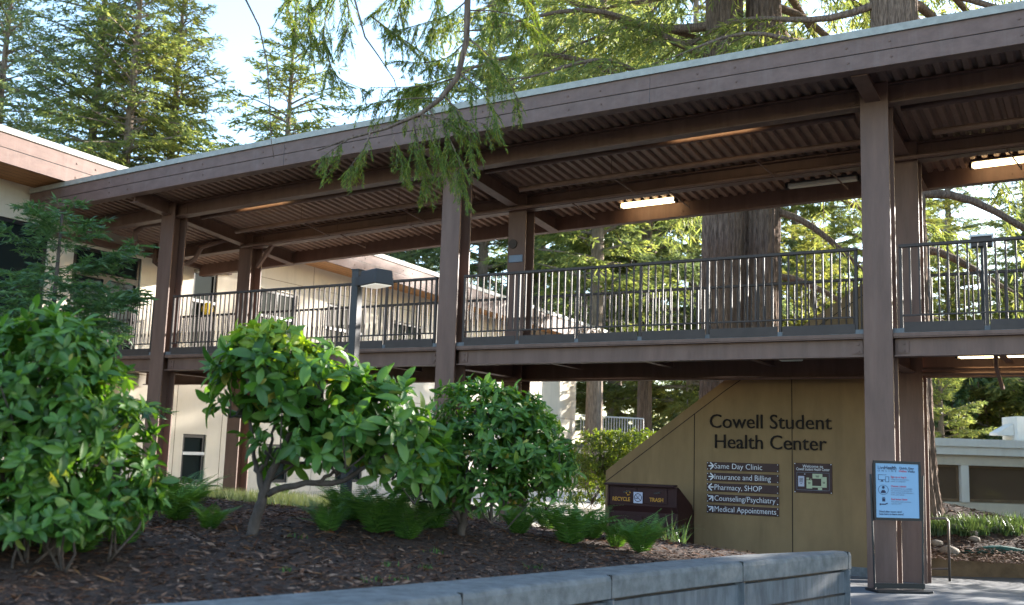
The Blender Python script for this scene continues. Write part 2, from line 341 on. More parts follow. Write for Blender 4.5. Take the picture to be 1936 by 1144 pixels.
# ------------------------------------------------------------------ planter retaining wall
def planter_wall():
    r = empty("planter_wall", (-.3, -5, 0), "long low blue grey concrete planter wall edging the bark bed in the foreground", "wall")
    ys = np.linspace(-2.42, -11.8, 48)
    xi = lambda y: float(np.interp(-y, -WALL_IN[:, 0], WALL_IN[:, 1])); xo = lambda y: float(np.interp(-y, -WALL_OUT[:, 0], WALL_OUT[:, 1]))
    def strip(mb, o0, z0, z1, o1=.0, rnd=0):
        n = len(ys); k = len(mb.v)
        for y in ys:
            a, b = xi(y) + o1, xo(y) + o0
            if rnd: prof = [(a, z0), (a, z1), (b - rnd, z1), (b - rnd * .3, z1 - rnd * .25), (b, z1 - rnd), (b, z0)]
            else: prof = [(a, z0), (a, z1), (b, z1), (b, z0)]
            mb.v += [(p[0], y, p[1]) for p in prof]
        q = len(prof)
        for i in range(n - 1):
            for j in range(q): mb.f.append((k + i * q + j, k + i * q + (j + 1) % q, k + (i + 1) * q + (j + 1) % q, k + (i + 1) * q + j))
        mb.f.append(tuple(k + j for j in range(q))); mb.f.append(tuple(k + (n - 1) * q + j for j in range(q))[::-1])
    mb = MB(); strip(mb, 0, WTOP - .17, WTOP, 0, .04); c = mb.build("cap", CONCT, r)
    mb = MB(); strip(mb, -.03, -.05, WTOP - .20, .02); mb.build("panel_wall", CONC, r)
    mb = MB(); strip(mb, -.06, WTOP - .203, WTOP - .167, .03); strip(mb, -.022, .17, .19, .03); mb.build("shadow_groove", BLACKM, r)
    for y in (-2.49, -4.55, -6.5, -8.2, -9.9):
        mb = MB(); x = xo(y); t = (xo(y - .1) - xo(y + .1)) / .2; d = np.array([t * -1, -1, 0]); d /= np.linalg.norm(d)
        mb.obox((x - .035, y, (WTOP - .2) / 2), d * .032, np.array([.05, 0, 0]), (0, 0, (WTOP - .2) / 2 + .02)); mb.build("pilaster", GREYM if False else CONC, r)
        mb = MB(); mb.obox((x - .02, y, WTOP - .085), d * .004, np.array([.0225, 0, 0]), (0, 0, .088)); mb.build("cap_joint", BLACKM, r)
planter_wall()

# ------------------------------------------------------------------ FOOTBRIDGE
L_, W_ = 6.6836, .36
CX = [6.6836, 0, -6.6836, -13.3672]
BZ = np.polyfit([.3, -3.3, -10.72, -12.85], [6.262, 6.198, 5.99, 5.93], 2)
def bz(x, y=.17):
    xx = max(min(x, 9), -17); v = np.polyval(BZ, min(xx, .4)) + (.016 * (xx - .4) if xx > .4 else 0); return float(v - .098 * (y - .1))
FT = np.polyfit([.3, -4.5, -9.76, -15.7], [6.78, 6.731, 6.625, 6.435], 2)
def ft(x): return float(np.polyval(FT, min(x, .3)) + (.008 * (x - .3) if x > .3 else 0))
XE, XW = 9.0, -16.12
DZ = .285
bridge = empty("covered_footbridge", (-6, 1, 0), "brown steel two level covered footbridge crossing the whole picture to the beige building", "footbridge")
xs = np.linspace(XW, XE, 31)
def xstrip(mb, y0, y1, fz0, fz1, xa, xb, n=16):
    X = np.linspace(xa, xb, n); k = len(mb.v)
    for x in X: mb.v += [(x, y0, fz0(x)), (x, y1, fz0(x)), (x, y1, fz1(x)), (x, y0, fz1(x))]
    for i in range(n - 1):
        for j in range(4): mb.f.append((k + i * 4 + j, k + i * 4 + (j + 1) % 4, k + i * 4 + 4 + (j + 1) % 4, k + i * 4 + 4 + j))
    mb.f.append((k, k + 1, k + 2, k + 3)); mb.f.append((k + n * 4 - 1, k + n * 4 - 2, k + n * 4 - 3, k + n * 4 - 4))
    return mb
# columns
for row, y0 in ((0, 0), (1, 2.1325)):
    for ci, x0 in enumerate(CX):
        zb = [-.02, -.02, .3, .35][ci] - (.12 if row else 0); zt = bz(x0 + .18, y0 + .17) + DZ - .01
        mb = MB(); mb.box((x0, y0, zb), (x0 + W_, y0 + .032, zt)); mb.box((x0 + .168, y0 + .032, zb), (x0 + .192, y0 + .31, zt)); mb.box((x0, y0 + .31, zb), (x0 + W_, y0 + .342, zt))
        mb.build("column", STEEL, bridge, bevel=.004)
# longitudinal roof beams
for y in (.17, 2.30):
    for a, b in ((CX[0] + .2, XE), (CX[1] + .2, CX[0] + .165), (CX[2] + .2, CX[1] + .165), (CX[3] + .2, CX[2] + .165), (XW, CX[3] + .165)):
        mb = MB()
        xstrip(mb, y - .012, y + .012, lambda x: bz(x, y) + .018, lambda x: bz(x, y) + DZ - .03, a, b)
        xstrip(mb, y - .10, y + .10, lambda x: bz(x, y), lambda x: bz(x, y) + .018, a + .03, b - .03)
        xstrip(mb, y - .10, y + .10, lambda x: bz(x, y) + DZ - .03, lambda x: bz(x, y) + DZ - .012, a, b)
        mb.build("roof_beam", STEEL, bridge)
    for x0 in CX[1:]:   # shear plates with bolts
        for sgn, xe in ((1, x0 + .37), (-1, x0 - .01)):
            mb = MB(); z = bz(x0, y); xa, xb = (xe, xe + .17) if sgn > 0 else (xe - .17, xe)
            mb.box((xa, y - .026, z + .05), (xb, y - .0125, z + .23)); p = mb.build("splice_plate", STEEL, bridge)
            for dz in (.09, .19):
                mb = MB(); mb.disc((xa + .085, y - .026, z + dz), (0, -1, 0), .017, .014, 8); mb.build("bolt", STEEL, p)
# transverse roof beams
for x0 in CX:
    xc = x0 + .17
    for a, b in ((-.82, -.002), (.345, 2.13), (2.477, 3.58)):
        mb = MB(); f = lambda y: bz(xc, y) + .004
        for (h0, h1, hw) in ((0, .016, .1), (.016, .262, .012), (.262, .276, .1)):
            P = [(xc - hw, a, f(a) + h0), (xc + hw, a, f(a) + h0), (xc + hw, b, f(b) + h0), (xc - hw, b, f(b) + h0), (xc - hw, a, f(a) + h1), (xc + hw, a, f(a) + h1), (xc + hw, b, f(b) + h1), (xc - hw, b, f(b) + h1)]
            mb.hexa(P)
        mb.build("cross_beam", STEEL, bridge)
# corrugated roof decking (ribs run across the bridge)
def decking():
    per = .17; n = int((XE - XW) / per); V = []; F = []
    prof = [(0, .05), (.05, .05), (.075, 0), (.145, 0)]
    X = []
    for i in range(n):
        for dx, dz in prof: X.append((XW + i * per + dx, dz))
    for y in (-.79, 3.59):
        for x, dz in X: V.append((x, y, bz(x, y) + DZ + dz))
    k = len(X)
    F = [(i, i + 1, k + i + 1, k + i) for i in range(k - 1)]
    MB().add(V, F).build("roof_decking", DECKM, bridge)
decking()
mb = MB(); n = 20; X = np.linspace(XW, XE, n)
for x in X: mb.v += [(x, -.79, bz(x, -.79) + DZ + .055), (x, 3.6, bz(x, 3.6) + DZ + .055), (x, 3.6, bz(x, 3.6) + DZ + .2), (x, -.79, ft(x) + .02)]
for i in range(n - 1):
    for j in range(4): mb.f.append((i * 4 + j, i * 4 + (j + 1) % 4, i * 4 + 4 + (j + 1) % 4, i * 4 + 4 + j))
mb.build("roof_covering", CAPM, bridge)
# front fascia: two boards, groove, bolts, pale metal cap
mb = MB(); xstrip(mb, -1.0, -.80, lambda x: ft(x) - .405, lambda x: ft(x) - .208, XW, XE, 30); fl = mb.build("fascia_board", FASC, bridge, bevel=.004)
mb = MB(); xstrip(mb, -1.0, -.80, lambda x: ft(x) - .198, lambda x: ft(x), XW, XE, 30); fu = mb.build("fascia_board", FASC, bridge, bevel=.004)
mb = MB(); xstrip(mb, -.985, -.81, lambda x: ft(x) - .209, lambda x: ft(x) - .197, XW, XE, 30); mb.build("fascia_groove", BLACKM, bridge)
mb = MB(); xstrip(mb, -1.03, -.76, lambda x: ft(x) + .002, lambda x: ft(x) + .098, XW, XE, 30); mb.build("roof_edge_trim", CAPM, bridge)
x = -15.7; k = 0
while x < 2.6:
    for dz, p, dx in ((-.10, fu, 0), (-.30, fl, .02)):
        mb = MB(); mb.disc((x + dx, -1.0, ft(x) + dz), (0, -1, 0), .015, .010, 8); mb.build("bolt", STEEL, p)
    x += .52 if k % 2 == 0 else 1.45; k += 1
for x in (-9.3, -2.6):
    mb = MB(); mb.box((x, -1.0025, ft(x) - .40), (x + .005, -.98, ft(x) - .012)); mb.build("fascia_joint", BLACKM, bridge)
mb = MB(); mb.box((-16.19, -.8, bz(-16.1) - .12), (-16.06, 4.6, bz(-16.1) + .0)); mb.build("ledger_beam", STEEL, bridge)
# rear fascia
mb = MB(); xstrip(mb, 3.6, 3.76, lambda x: bz(x, 3.6) + .03, lambda x: bz(x, 3.6) + .50, XW, XE, 30); mb.build("rear_fascia", STEEL, bridge, bevel=.004)
x = -12
while x < 3:
    mb = MB(); mb.disc((x, 3.6, bz(x, 3.6) + .12), (0, -1, 0), .014, .01, 8); mb.build("bolt", STEEL, bridge); x += 1.35
# floor deck
mb = MB(); mb.box((XW, .036, 3.145), (XE, 2.43, 3.19)); mb.build("floor_slab", STEEL, bridge)
mb = MB(); mb.box((XW, .06, 3.192), (XE, 2.41, 3.25)); mb.build("walkway_surface", CONC, bridge)
for y, zb in ((.135, 2.89), (2.30, 2.80)):
    for a, b in ((CX[0] + .365, XE), (CX[1] + .365, CX[0] - .005), (CX[2] + .365, CX[1] - .005), (CX[3] + .365, CX[2] - .005), (XW, CX[3] - .005)):
        mb = MB(); mb.box((a, y - .01, zb + .016), (b, y + .01, 3.13)); mb.box((a, y - .09, zb), (b, y + .09, zb + .016)); mb.box((a, y - .09, 3.128), (b, y + .09, 3.143)); mb.build("floor_beam", STEEL, bridge)
        if y < 1:
            for xa in (a + .04, b - .16):
                mb = MB(); mb.box((xa, y - .024, zb + .05), (xa + .13, y - .0105, zb + .205)); p = mb.build("splice_plate", STEEL, bridge)
                for dz in (.08, .17):
                    mb = MB(); mb.disc((xa + .07, y - .024, zb + dz), (0, -1, 0), .017, .014, 8); mb.build("bolt", STEEL, p)
for x0 in CX:
    mb = MB(); xc = x0 + .18; mb.box((xc - .09, .345, 2.86), (xc + .09, 2.13, 2.876)); mb.box((xc - .01, .345, 2.876), (xc + .01, 2.13, 3.14)); mb.build("floor_cross_beam", STEEL, bridge)
for x in np.arange(-15.2, 9, 1.67):
    if min(abs(x - c - .18) for c in CX) > .4:
        mb = MB(); mb.box((x - .05, .15, 2.99), (x + .05, 2.2, 3.002)); mb.box((x - .006, .15, 3.002), (x + .006, 2.2, 3.14)); mb.build("floor_joist", STEEL, bridge)
# railings: each bay is one part, with its posts and balusters below it
BAL = MB().box((-.011, -.011, 0), (.011, .011, .905)); BALme = None
POST = MB().box((-.02, -.02, 0), (.02, .02, 1.12)); POSTme = None
def rail(y, a, b, face):
    global BALme, POSTme
    ro = root_loc(bridge)
    mb = MB(); mb.box((a, y - .032, 4.30), (b, y + .032, 4.34)); mb.box((a, y - .012, 3.405), (b, y + .012, 3.428)); rl = mb.build("railing", RAILM, bridge, bevel=.004)
    nb = max(1, round((b - a) / 1.1)); st = (b - a) / nb
    for i in range(nb + 1):
        px = a + i * st; px = min(max(px, a + .02), b - .02)
        if POSTme is None:
            o = POST.build("post", RAILM, None, bevel=.003); POSTme = o.data; bpy.data.objects.remove(o)
            o = BAL.build("baluster", RAILM, None); BALme = o.data; bpy.data.objects.remove(o)
        o = link(bpy.data.objects.new("post", POSTme), rl); o.location = Vector((px, y, 3.18)) - ro
        if i < nb:
            mb = MB(); mb.box((px + .035, y + face * .02, 3.203), (a + (i + 1) * st - .035, y + face * .032, 3.325)); mb.box((px + .035, min(y + face * .033, y - face * .03), 3.20), (a + (i + 1) * st - .035, max(y + face * .033, y - face * .03), 3.206)); mb.build("toe_plate", RAILM, rl)
            k = max(1, round(st / .112))
            for j in range(1, k):
                o = link(bpy.data.objects.new("baluster", BALme), rl); o.location = Vector((px + st * j / k, y, 3.405)) - ro
for y, face in ((.085, -1), (2.40, 1)):
    for a, b in ((CX[1] + .44, CX[0] - .08), (CX[2] + .44, CX[1] - .08), (CX[3] + .44, CX[2] - .08), (XW + .05, CX[3] - .08)):
        rail(y, a, b, face)
# small fixings on the rear column
def pl(name, mb, mat, label): o = mb.build(name, mat, bridge); return o
mb = MB(); mb.disc((-6.57, 2.128, 5.27), (0, -1, 0), .085, .02, 20); o = mb.build("alarm_bell", RAILM, None); tag(o, "small round disc with a pale rim fixed on the rear footbridge column", "bell")
mb = MB(); mb.box((-6.64, 2.105, 4.93), (-6.36, 2.127, 5.06)); o = mb.build("wall_plate", GREYP, None, bevel=.004); tag(o, "small grey rectangular plate on the rear column at handrail height", "plate")
# brace strut at C1 rear
mb = MB(); mb.bar((-12.55, 2.3, 5.77), (-12.98, 2.3, 5.28), .07, .07); mb.build("brace", STEEL, bridge)

# pipes hanging under the roof (things)
def pipe(label, pts, r, arms=(), name="sprinkler_pipe"):
    o = MB().tube(pts, r, 10).build(name, STEEL, None, smooth=True); tag(o, label, "pipe")
    o.data.shade_smooth()
    for (a, b) in arms:
        MB().tube([a, b, (b[0], b[1], b[2] + .06)], .013, 6).build("sprinkler_arm", STEEL, o)
        MB().tube([(a[0], a[1], a[2]), (a[0], a[1], bz(a[0], a[1]) + DZ)], .006, 5).build("hanger_rod", STEEL, o)
    return o
def run(y, dz, xa, xb): return [(x, y, bz(x, y) + dz) for x in np.linspace(xa, xb, 12)]
for i, (xa, xb, nm) in enumerate(((-12.9, -6.85, "left"), (-6.25, -.2, "middle"), (.42, 7, "right"))):
    pipe("slim brown conduit just behind the front roof beam, %s bay" % nm, run(.60, .12, xa, xb), .045, name="roof_conduit")
    mid = (xa + xb) / 2
    pipe("brown sprinkler pipe with drop arms under the roof decking, %s bay" % nm, run(1.25, -.01, xa + .3, xb - .03), .045,
         [((x, 1.25, bz(x, 1.25) - .01), (x + .15, 1.95, bz(x, 1.9) - .10)) for x in (mid - 1.0, mid + 1.35) if x < 3])
pipe("long brown pipe running along the rear roof beam past the columns", run(2.02, -.03, -13.2, 7), .035,
     [((x, 2.02, bz(x, 2.0) - .03), (x + .15, 2.75, bz(x, 2.7) - .14)) for x in (-10.6, -8.9, -5.4, -3.6, -.95, 1.55)])
z = bz(-13.6) - .02
pipe("thick bent brown drain pipe under the roof beside the beige wall", [(-13.42, .55, z + .1), (-14.5, .55, z + .08), (-14.75, .55, z - .02), (-14.8, .6, z - .22), (-14.95, .9, z - .36), (-15.6, 1.0, z - .36)], .055, name="drain_pipe")
pipe("bent brown drain pipe looping below the soffit near the left column", [(-15.7, 1.9, z + .05), (-15.7, 1.9, z - .38), (-15.6, 1.95, z - .45), (-14.7, 1.95, z - .45), (-14.5, 1.95, z - .38), (-14.3, 1.95, z - .12), (-13.6, 1.95, z - .02)], .05, name="drain_pipe")
# lower pipes under floor
def lowpipe(label, y, zz, xa, xb, r): 
    o = MB().tube([(xa, y, zz), (xb, y, zz)], r, 8).build("water_pipe", STEEL, None, smooth=True); tag(o, label, "pipe")
lowpipe("thin pipe slung below the rear floor beam across the bridge", 2.05, 2.80, -12.9, -.1, .022)
lowpipe("upper of two thin pipes under the right bay floor", 1.55, 2.86, .45, 6, .018)
lowpipe("lower of two thin pipes under the right bay floor", 1.55, 2.79, .45, 2.0, .024)
o = MB().tube([(1.42, 1.3, 3.1), (1.42, 1.3, 2.86), (1.42, 2.0, 2.62)], .03, 8).build("pipe_bracket", STEEL); tag(o, "angled dark bracket hanging under the right bay floor", "bracket")

# light fittings
def tube_light(x0, x1, y, z0, z1, lit, label):
    r = empty("tube_light", ((x0 + x1) / 2, y, z0), label, "light", "fluorescent lights under the footbridge")
    P = lambda x, yy, dz: (x, yy, z0 + (z1 - z0) * (x - x0) / (x1 - x0) + dz)
    def hx(a, b, y0, y1, d0, d1): return MB().hexa([P(a, y0, d0), P(b, y0, d0), P(b, y1, d0), P(a, y1, d0), P(a, y0, d1), P(b, y0, d1), P(b, y1, d1), P(a, y1, d1)])
    hx(x0, x1, y - .09, y + .05, .085, .13).build("housing", RAILM, r)
    hx(x0 + .02, x1 - .02, y - .075, y + .04, 0, .083).build("diffuser", GLOW if lit else OFFL, r, bevel=.02)
    for a, b in ((x0 - .02, x0 + .015), (x1 - .015, x1 + .02)): hx(a, b, y - .085, y + .05, -.005, .084).build("end_cap", BLACKM, r)
    return r
G = lambda x: bz(x, 3.0)
tube_light(-5.0, -3.93, 3.34, 6.05, 6.07, True, "lit fluorescent light on the rear fascia between the middle and right columns")
tube_light(-1.93, -.74, 3.34, 6.10, 6.12, False, "unlit fluorescent light on the rear fascia just left of the right column")
tube_light(.95, 2.2, 3.34, 6.13, 6.16, True, "lit fluorescent light on the rear fascia right of the right column")
tube_light(-2.9, -1.6, .42, bz(-2.9, .4) + .15, bz(-1.6, .4) + .15, True, "lit fluorescent light tucked behind the front roof beam beside the right column")
tube_light(-11.8, -10.6, .42, bz(-11.8, .4) + .15, bz(-10.6, .4) + .15, True, "lit fluorescent light tucked behind the front roof beam near the left column")
tube_light(.92, 2.1, 1.5, 2.99, 3.0, True, "lit fluorescent light under the bridge floor at far right")
o = MB().box((-1.25, .5, 2.905), (-.95, .62, 2.96)).build("soffit_lamp", OFFL, None, bevel=.01); tag(o, "small pale flush lamp under the floor beam near the right column", "light")

# ------------------------------------------------------------------ SIGN WALL (stair parapet) and signs
YW = 2.72
sw = empty("stair_parapet_wall", (-2.5, YW, -.15), "mustard stucco wall with a sloping top carrying the health center name", "wall")
slope_pts = [(-4.92, 1.29), (-2.80, 2.83), (-.59, 4.30), (.04, 4.72)]
poly = [(.04, -.2), (-4.92, -.2)] + slope_pts
MB().prism([(x, YW, z) for x, z in poly], (0, .22, 0)).build("wall", MUST, sw)
off = [(-4.92, 1.10), (-2.80, 2.65), (-.59, 4.12), (.04, 4.54)]
mb = MB()
for (a, b) in zip(off[:-1], off[1:]): mb.bar((a[0], YW - .001, a[1]), (b[0], YW - .001, b[1]), .006, .012)
for x, zt in ((-3.32, 2.27), (-1.70, 3.4)): mb.box((x - .006, YW - .004, -.1), (x + .006, YW + .002, zt - .0))
mb.build("panel_joint", LETT, sw)
MB().box((-4.95, YW - .03, -.2), (.04, YW - .002, .0)).build("base_kerb", CONCT, sw)
nm = empty("name_lettering", (-2.05, YW, 2.0), "large dark raised letters reading Cowell Student Health Center on the mustard wall", "sign lettering")
A_ = (1, 0, 0)
pa, pb = on(1341, 812, 'Y', YW), on(1571, 809, 'Y', YW); pc, pd = on(1350, 850, 'Y', YW), on(1560, 849, 'Y', YW)
put_text("lettering", "Cowell Student", .325, LETT, (pa[0], YW - .02, (pa[2] + pb[2]) / 2), A_, nm, bold=-.0012, ext=.015, width=pb[0] - pa[0])
put_text("lettering", "Health Center", .325, LETT, (pc[0], YW - .02, (pc[2] + pd[2]) / 2), A_, nm, bold=-.0012, ext=.015, width=pd[0] - pc[0])
def arrow(mb, c, d, L=.075):
    c = np.array(c); d = np.array(d) / np.linalg.norm(d); n = np.array([-d[1], d[0]])
    P = lambda q: (q[0], YW - .0285, q[1])
    def seg(a, b, w=.009):
        t = (b - a) / np.linalg.norm(b - a); k = np.array([-t[1], t[0]]) * w; mb.prism([P(a - k), P(b - k), P(b + k), P(a + k)], (0, .004, 0))
    tip = c + d * L; seg(c - d * L, tip); seg(tip - d * .055 + n * .055, tip + d * .004); seg(tip - d * .055 - n * .055, tip + d * .004)
texts = [("Same Day Clinic", (1, 0), 1441), ("Insurance and Billing", (1, 0), 1457), ("Pharmacy, SHOP", (-1, 0), 1440), ("Counseling/Psychiatry", (1, 1), 1466), ("Medical Appointments", (1, 1), 1467)]
yc = [883, 903.5, 923.5, 944.5, 965]
for (t, d, xr), py in zip(texts, yc):
    a, b = on(1337, py - .9, 'Y', YW), on(1473, py + .9, 'Y', YW); z = (a[2] + b[2]) / 2; h = .066
    r = empty("direction_sign", ((a[0] + b[0]) / 2, YW, z), "brown direction sign with an arrow reading " + t, "sign", "direction signs on the mustard wall")
    MB().box((a[0], YW - .022, z - h), (b[0], YW - .002, z + h)).build("panel", SIGNB, r, bevel=.003)
    x0 = on(1351, py, 'Y', YW)[0]; x1 = on(xr, py, 'Y', YW)[0]
    put_text("lettering", t, .125, SIGNT, (x0, YW - .0225, z - .038), A_, r, bold=-.0012, ext=.002, width=x1 - x0)
    mb = MB(); arrow(mb, (a[0] + .075, z + .002), d, .042 if d[0] * d[1] == 0 else .04); mb.build("arrow", SIGNT, r)
    for sx in (a[0] + .016, b[0] - .016):
        for sz in (-.05, .05): MB().disc((sx, YW - .022, z + sz), (0, -1, 0), .0075, .004, 8).build("screw", SIGNT, r)
# map sign
a, b = on(1502, 875, 'Y', YW), on(1574, 934, 'Y', YW)
mx0, mx1, mz1, mz0 = a[0], b[0], a[2], b[2]
ms = empty("map_sign", ((mx0 + mx1) / 2, YW, (mz0 + mz1) / 2), "square brown map sign titled Welcome to Cowell Student Health Center", "sign")
MB().box((mx0, YW - .022, mz0), (mx1, YW - .002, mz1)).build("panel", SIGNB, ms, bevel=.003)
mw, mh = mx1 - mx0, mz1 - mz0
mp = lambda u, v: (mx0 + u * mw, mz1 - v * mh)
mb = MB(); t = .004
for (u0, v0, u1, v1) in ((.07, .31, .93, .318), (.07, .90, .93, .908), (.07, .31, .075, .9), (.925, .31, .93, .9)):
    p, q = mp(u0, v1), mp(u1, v0); mb.box((p[0], YW - .0245, p[1]), (q[0], YW - .0222, q[1]))
mb.build("border", GREYP, ms)
for (u0, v0, u1, v1, mt) in ((.11, .44, .27, .79, MAPV), (.49, .35, .75, .51, MAPG), (.72, .45, .86, .80, MAPG), (.33, .57, .48, .85, MAPG), (.482, .755, .72, .81, MAPG), (.63, .815, .74, .885, MAPG), (.33, .485, .40, .55, MAPG), (.43, .52, .46, .55, MAPG), (.27, .355, .30, .385, MAPV)):
    p, q = mp(u0, v1), mp(u1, v0); MB().box((p[0], YW - .0242, p[1]), (q[0], YW - .0222, q[1])).build("map_block", mt, ms)
for (u, v, w_) in ((.62, .42, .10), (.62, .455, .08), (.405, .65, .07), (.405, .69, .06), (.79, .62, .07), (.79, .655, .06), (.19, .52, .1), (.19, .56, .1), (.19, .60, .1), (.19, .64, .1), (.19, .70, .05)):
    p = mp(u, v); MB().box((p[0] - w_ * mw / 2, YW - .0258, p[1] - .004), (p[0] + w_ * mw / 2, YW - .0245, p[1] + .004)).build("caption_line", LETT, ms)
c = mp(.5, .125); put_text("lettering", "Welcome to", .062, SIGNT, (c[0], YW - .023, c[1] - .01), A_, ms, align='CENTER', ext=.001)
c = mp(.5, .225); put_text("lettering", "Cowell Student Health Center", .062, SIGNT, (c[0], YW - .023, c[1] - .01), A_, ms, align='CENTER', ext=.001, width=mw * .88)
for u in (.02, .98):
    for v in (.025, .975):
        p = mp(u, v); MB().disc((p[0], YW - .022, p[1]), (0, -1, 0), .008, .004, 8).build("screw", SIGNT, ms)
# stairs behind the parapet
st = empty("staircase", (-2, 3.4, -.1), "flight of concrete steps hidden behind the mustard sloping wall", "stairs")
mb = MB()
for i in range(19):
    x0 = -4.9 + i * .235; mb.box((x0, YW + .225, -.2), (x0 + .237, YW + 1.2, .02 + i * .172))
mb.build("steps", CONC, st)

# recycling cabinet
def cabinet():
    x0, x1, yf, yb, z0 = -4.50, -3.30, 1.93, 2.64, -.12
    zt = 1.075
    r = empty("recycling_cabinet", ((x0 + x1) / 2, (yf + yb) / 2, z0), "dark brown recycle and trash cabinet standing against the mustard wall", "bin")
    side = lambda x: [(x, yb, z0), (x, yf + .06, z0), (x, yf + .06, .66), (x, yf - .0, .76), (x, yf - .0, zt), (x, yf + .06, zt), (x, yb - .05, .78), (x, yb, .70)]
    MB().prism(side(x0 + .03), (x1 - x0 - .06, 0, 0)).build("body", BINM, r)
    for x in (x0, x1 - .028): MB().prism([(p[0], p[1] - (.015 if p[1] < yf + .1 else 0), p[2]) for p in side(x)], (.028, 0, 0)).build("side_panel", BINM, r)
    MB().hexa([(x0 - .04, yf - .08, zt - .005), (x1 - .02, yf - .08, zt - .005), (x1 - .02, yf + .07, zt + .012), (x0 - .04, yf + .07, zt + .012), (x0 - .04, yf - .08, zt + .02), (x1 - .02, yf - .08, zt + .02), (x1 - .02, yf + .07, zt + .035), (x0 - .04, yf + .07, zt + .035)]).build("hood", BINM, r, bevel=.004)
    for xa, xb in ((x0 + .10, -3.98), (-3.86, x1 - .16)):
        MB().box((xa, yf - .018, .80), (xb, yf - .001, zt - .03)).build("flap", BINM, r, bevel=.004)
        MB().bar(((xa + xb) / 2 - .02, yf - .03, .965), ((xa + xb) / 2 + .09, yf - .03, .985), .02, .02).build("flap_handle", BLACKM, r)
    MB().box((x0 + .05, yf + .042, .03), ((x0 + x1) / 2 - .01, yf + .0585, .60)).build("door", BINM, r, bevel=.004)
    MB().box(((x0 + x1) / 2 + .01, yf + .042, .03), (x1 - .07, yf + .0585, .60)).build("door", BINM, r, bevel=.004)
    put_text("lettering", "RECYCLE", .085, YELL, (-4.41, yf - .0185, .826), A_, r, bold=.002, ext=.001, width=.31)
    put_text("lettering", "TRASH", .085, YELL, (-3.76, yf - .0185, .838), A_, r, bold=.002, ext=.001, width=.235)
    c = np.array([-4.13, .955]); mb = MB()   # three chasing arrows
    for k in range(3):
        t0 = math.pi / 2 + k * 2 * math.pi / 3
        pts = [(c[0] + .032 * math.cos(t0 - t), yf - .0205, c[1] + .032 * math.sin(t0 - t)) for t in np.linspace(.15, 1.75, 6)]
        mb.tube(pts, [.010] * 4 + [.017, .002], 6)
    mb.build("recycling_mark", YELL, r)
    st_ = MB().box((-4.035, yf - .0225, .80), (-3.88, yf - .0185, .975)).build("no_smoking_sticker", MAPV, r)
    mb = MB(); cc = np.array([-3.957, .888]); rr = .062
    mb.tube([(cc[0] + rr * math.cos(t), yf - .0235, cc[1] + rr * math.sin(t)) for t in np.linspace(0, 2 * math.pi, 25)], .0055, 6)
    mb.bar((cc[0] - .045, yf - .0235, cc[1] + .045), (cc[0] + .045, yf - .0235, cc[1] - .045), .003, .008); mb.box((cc[0] - .048, yf - .0245, cc[1] - .016), (cc[0] + .01, yf - .0228, cc[1] - .004))
    mb.tube([(cc[0] + .0, yf - .0235, cc[1] + .008), (cc[0] + .02, yf - .0235, cc[1] + .016), (cc[0] + .012, yf - .0235, cc[1] + .03), (cc[0] + .034, yf - .0235, cc[1] + .034)], .003, 5)
    mb.build("no_smoking_mark", LETT, st_)
cabinet()

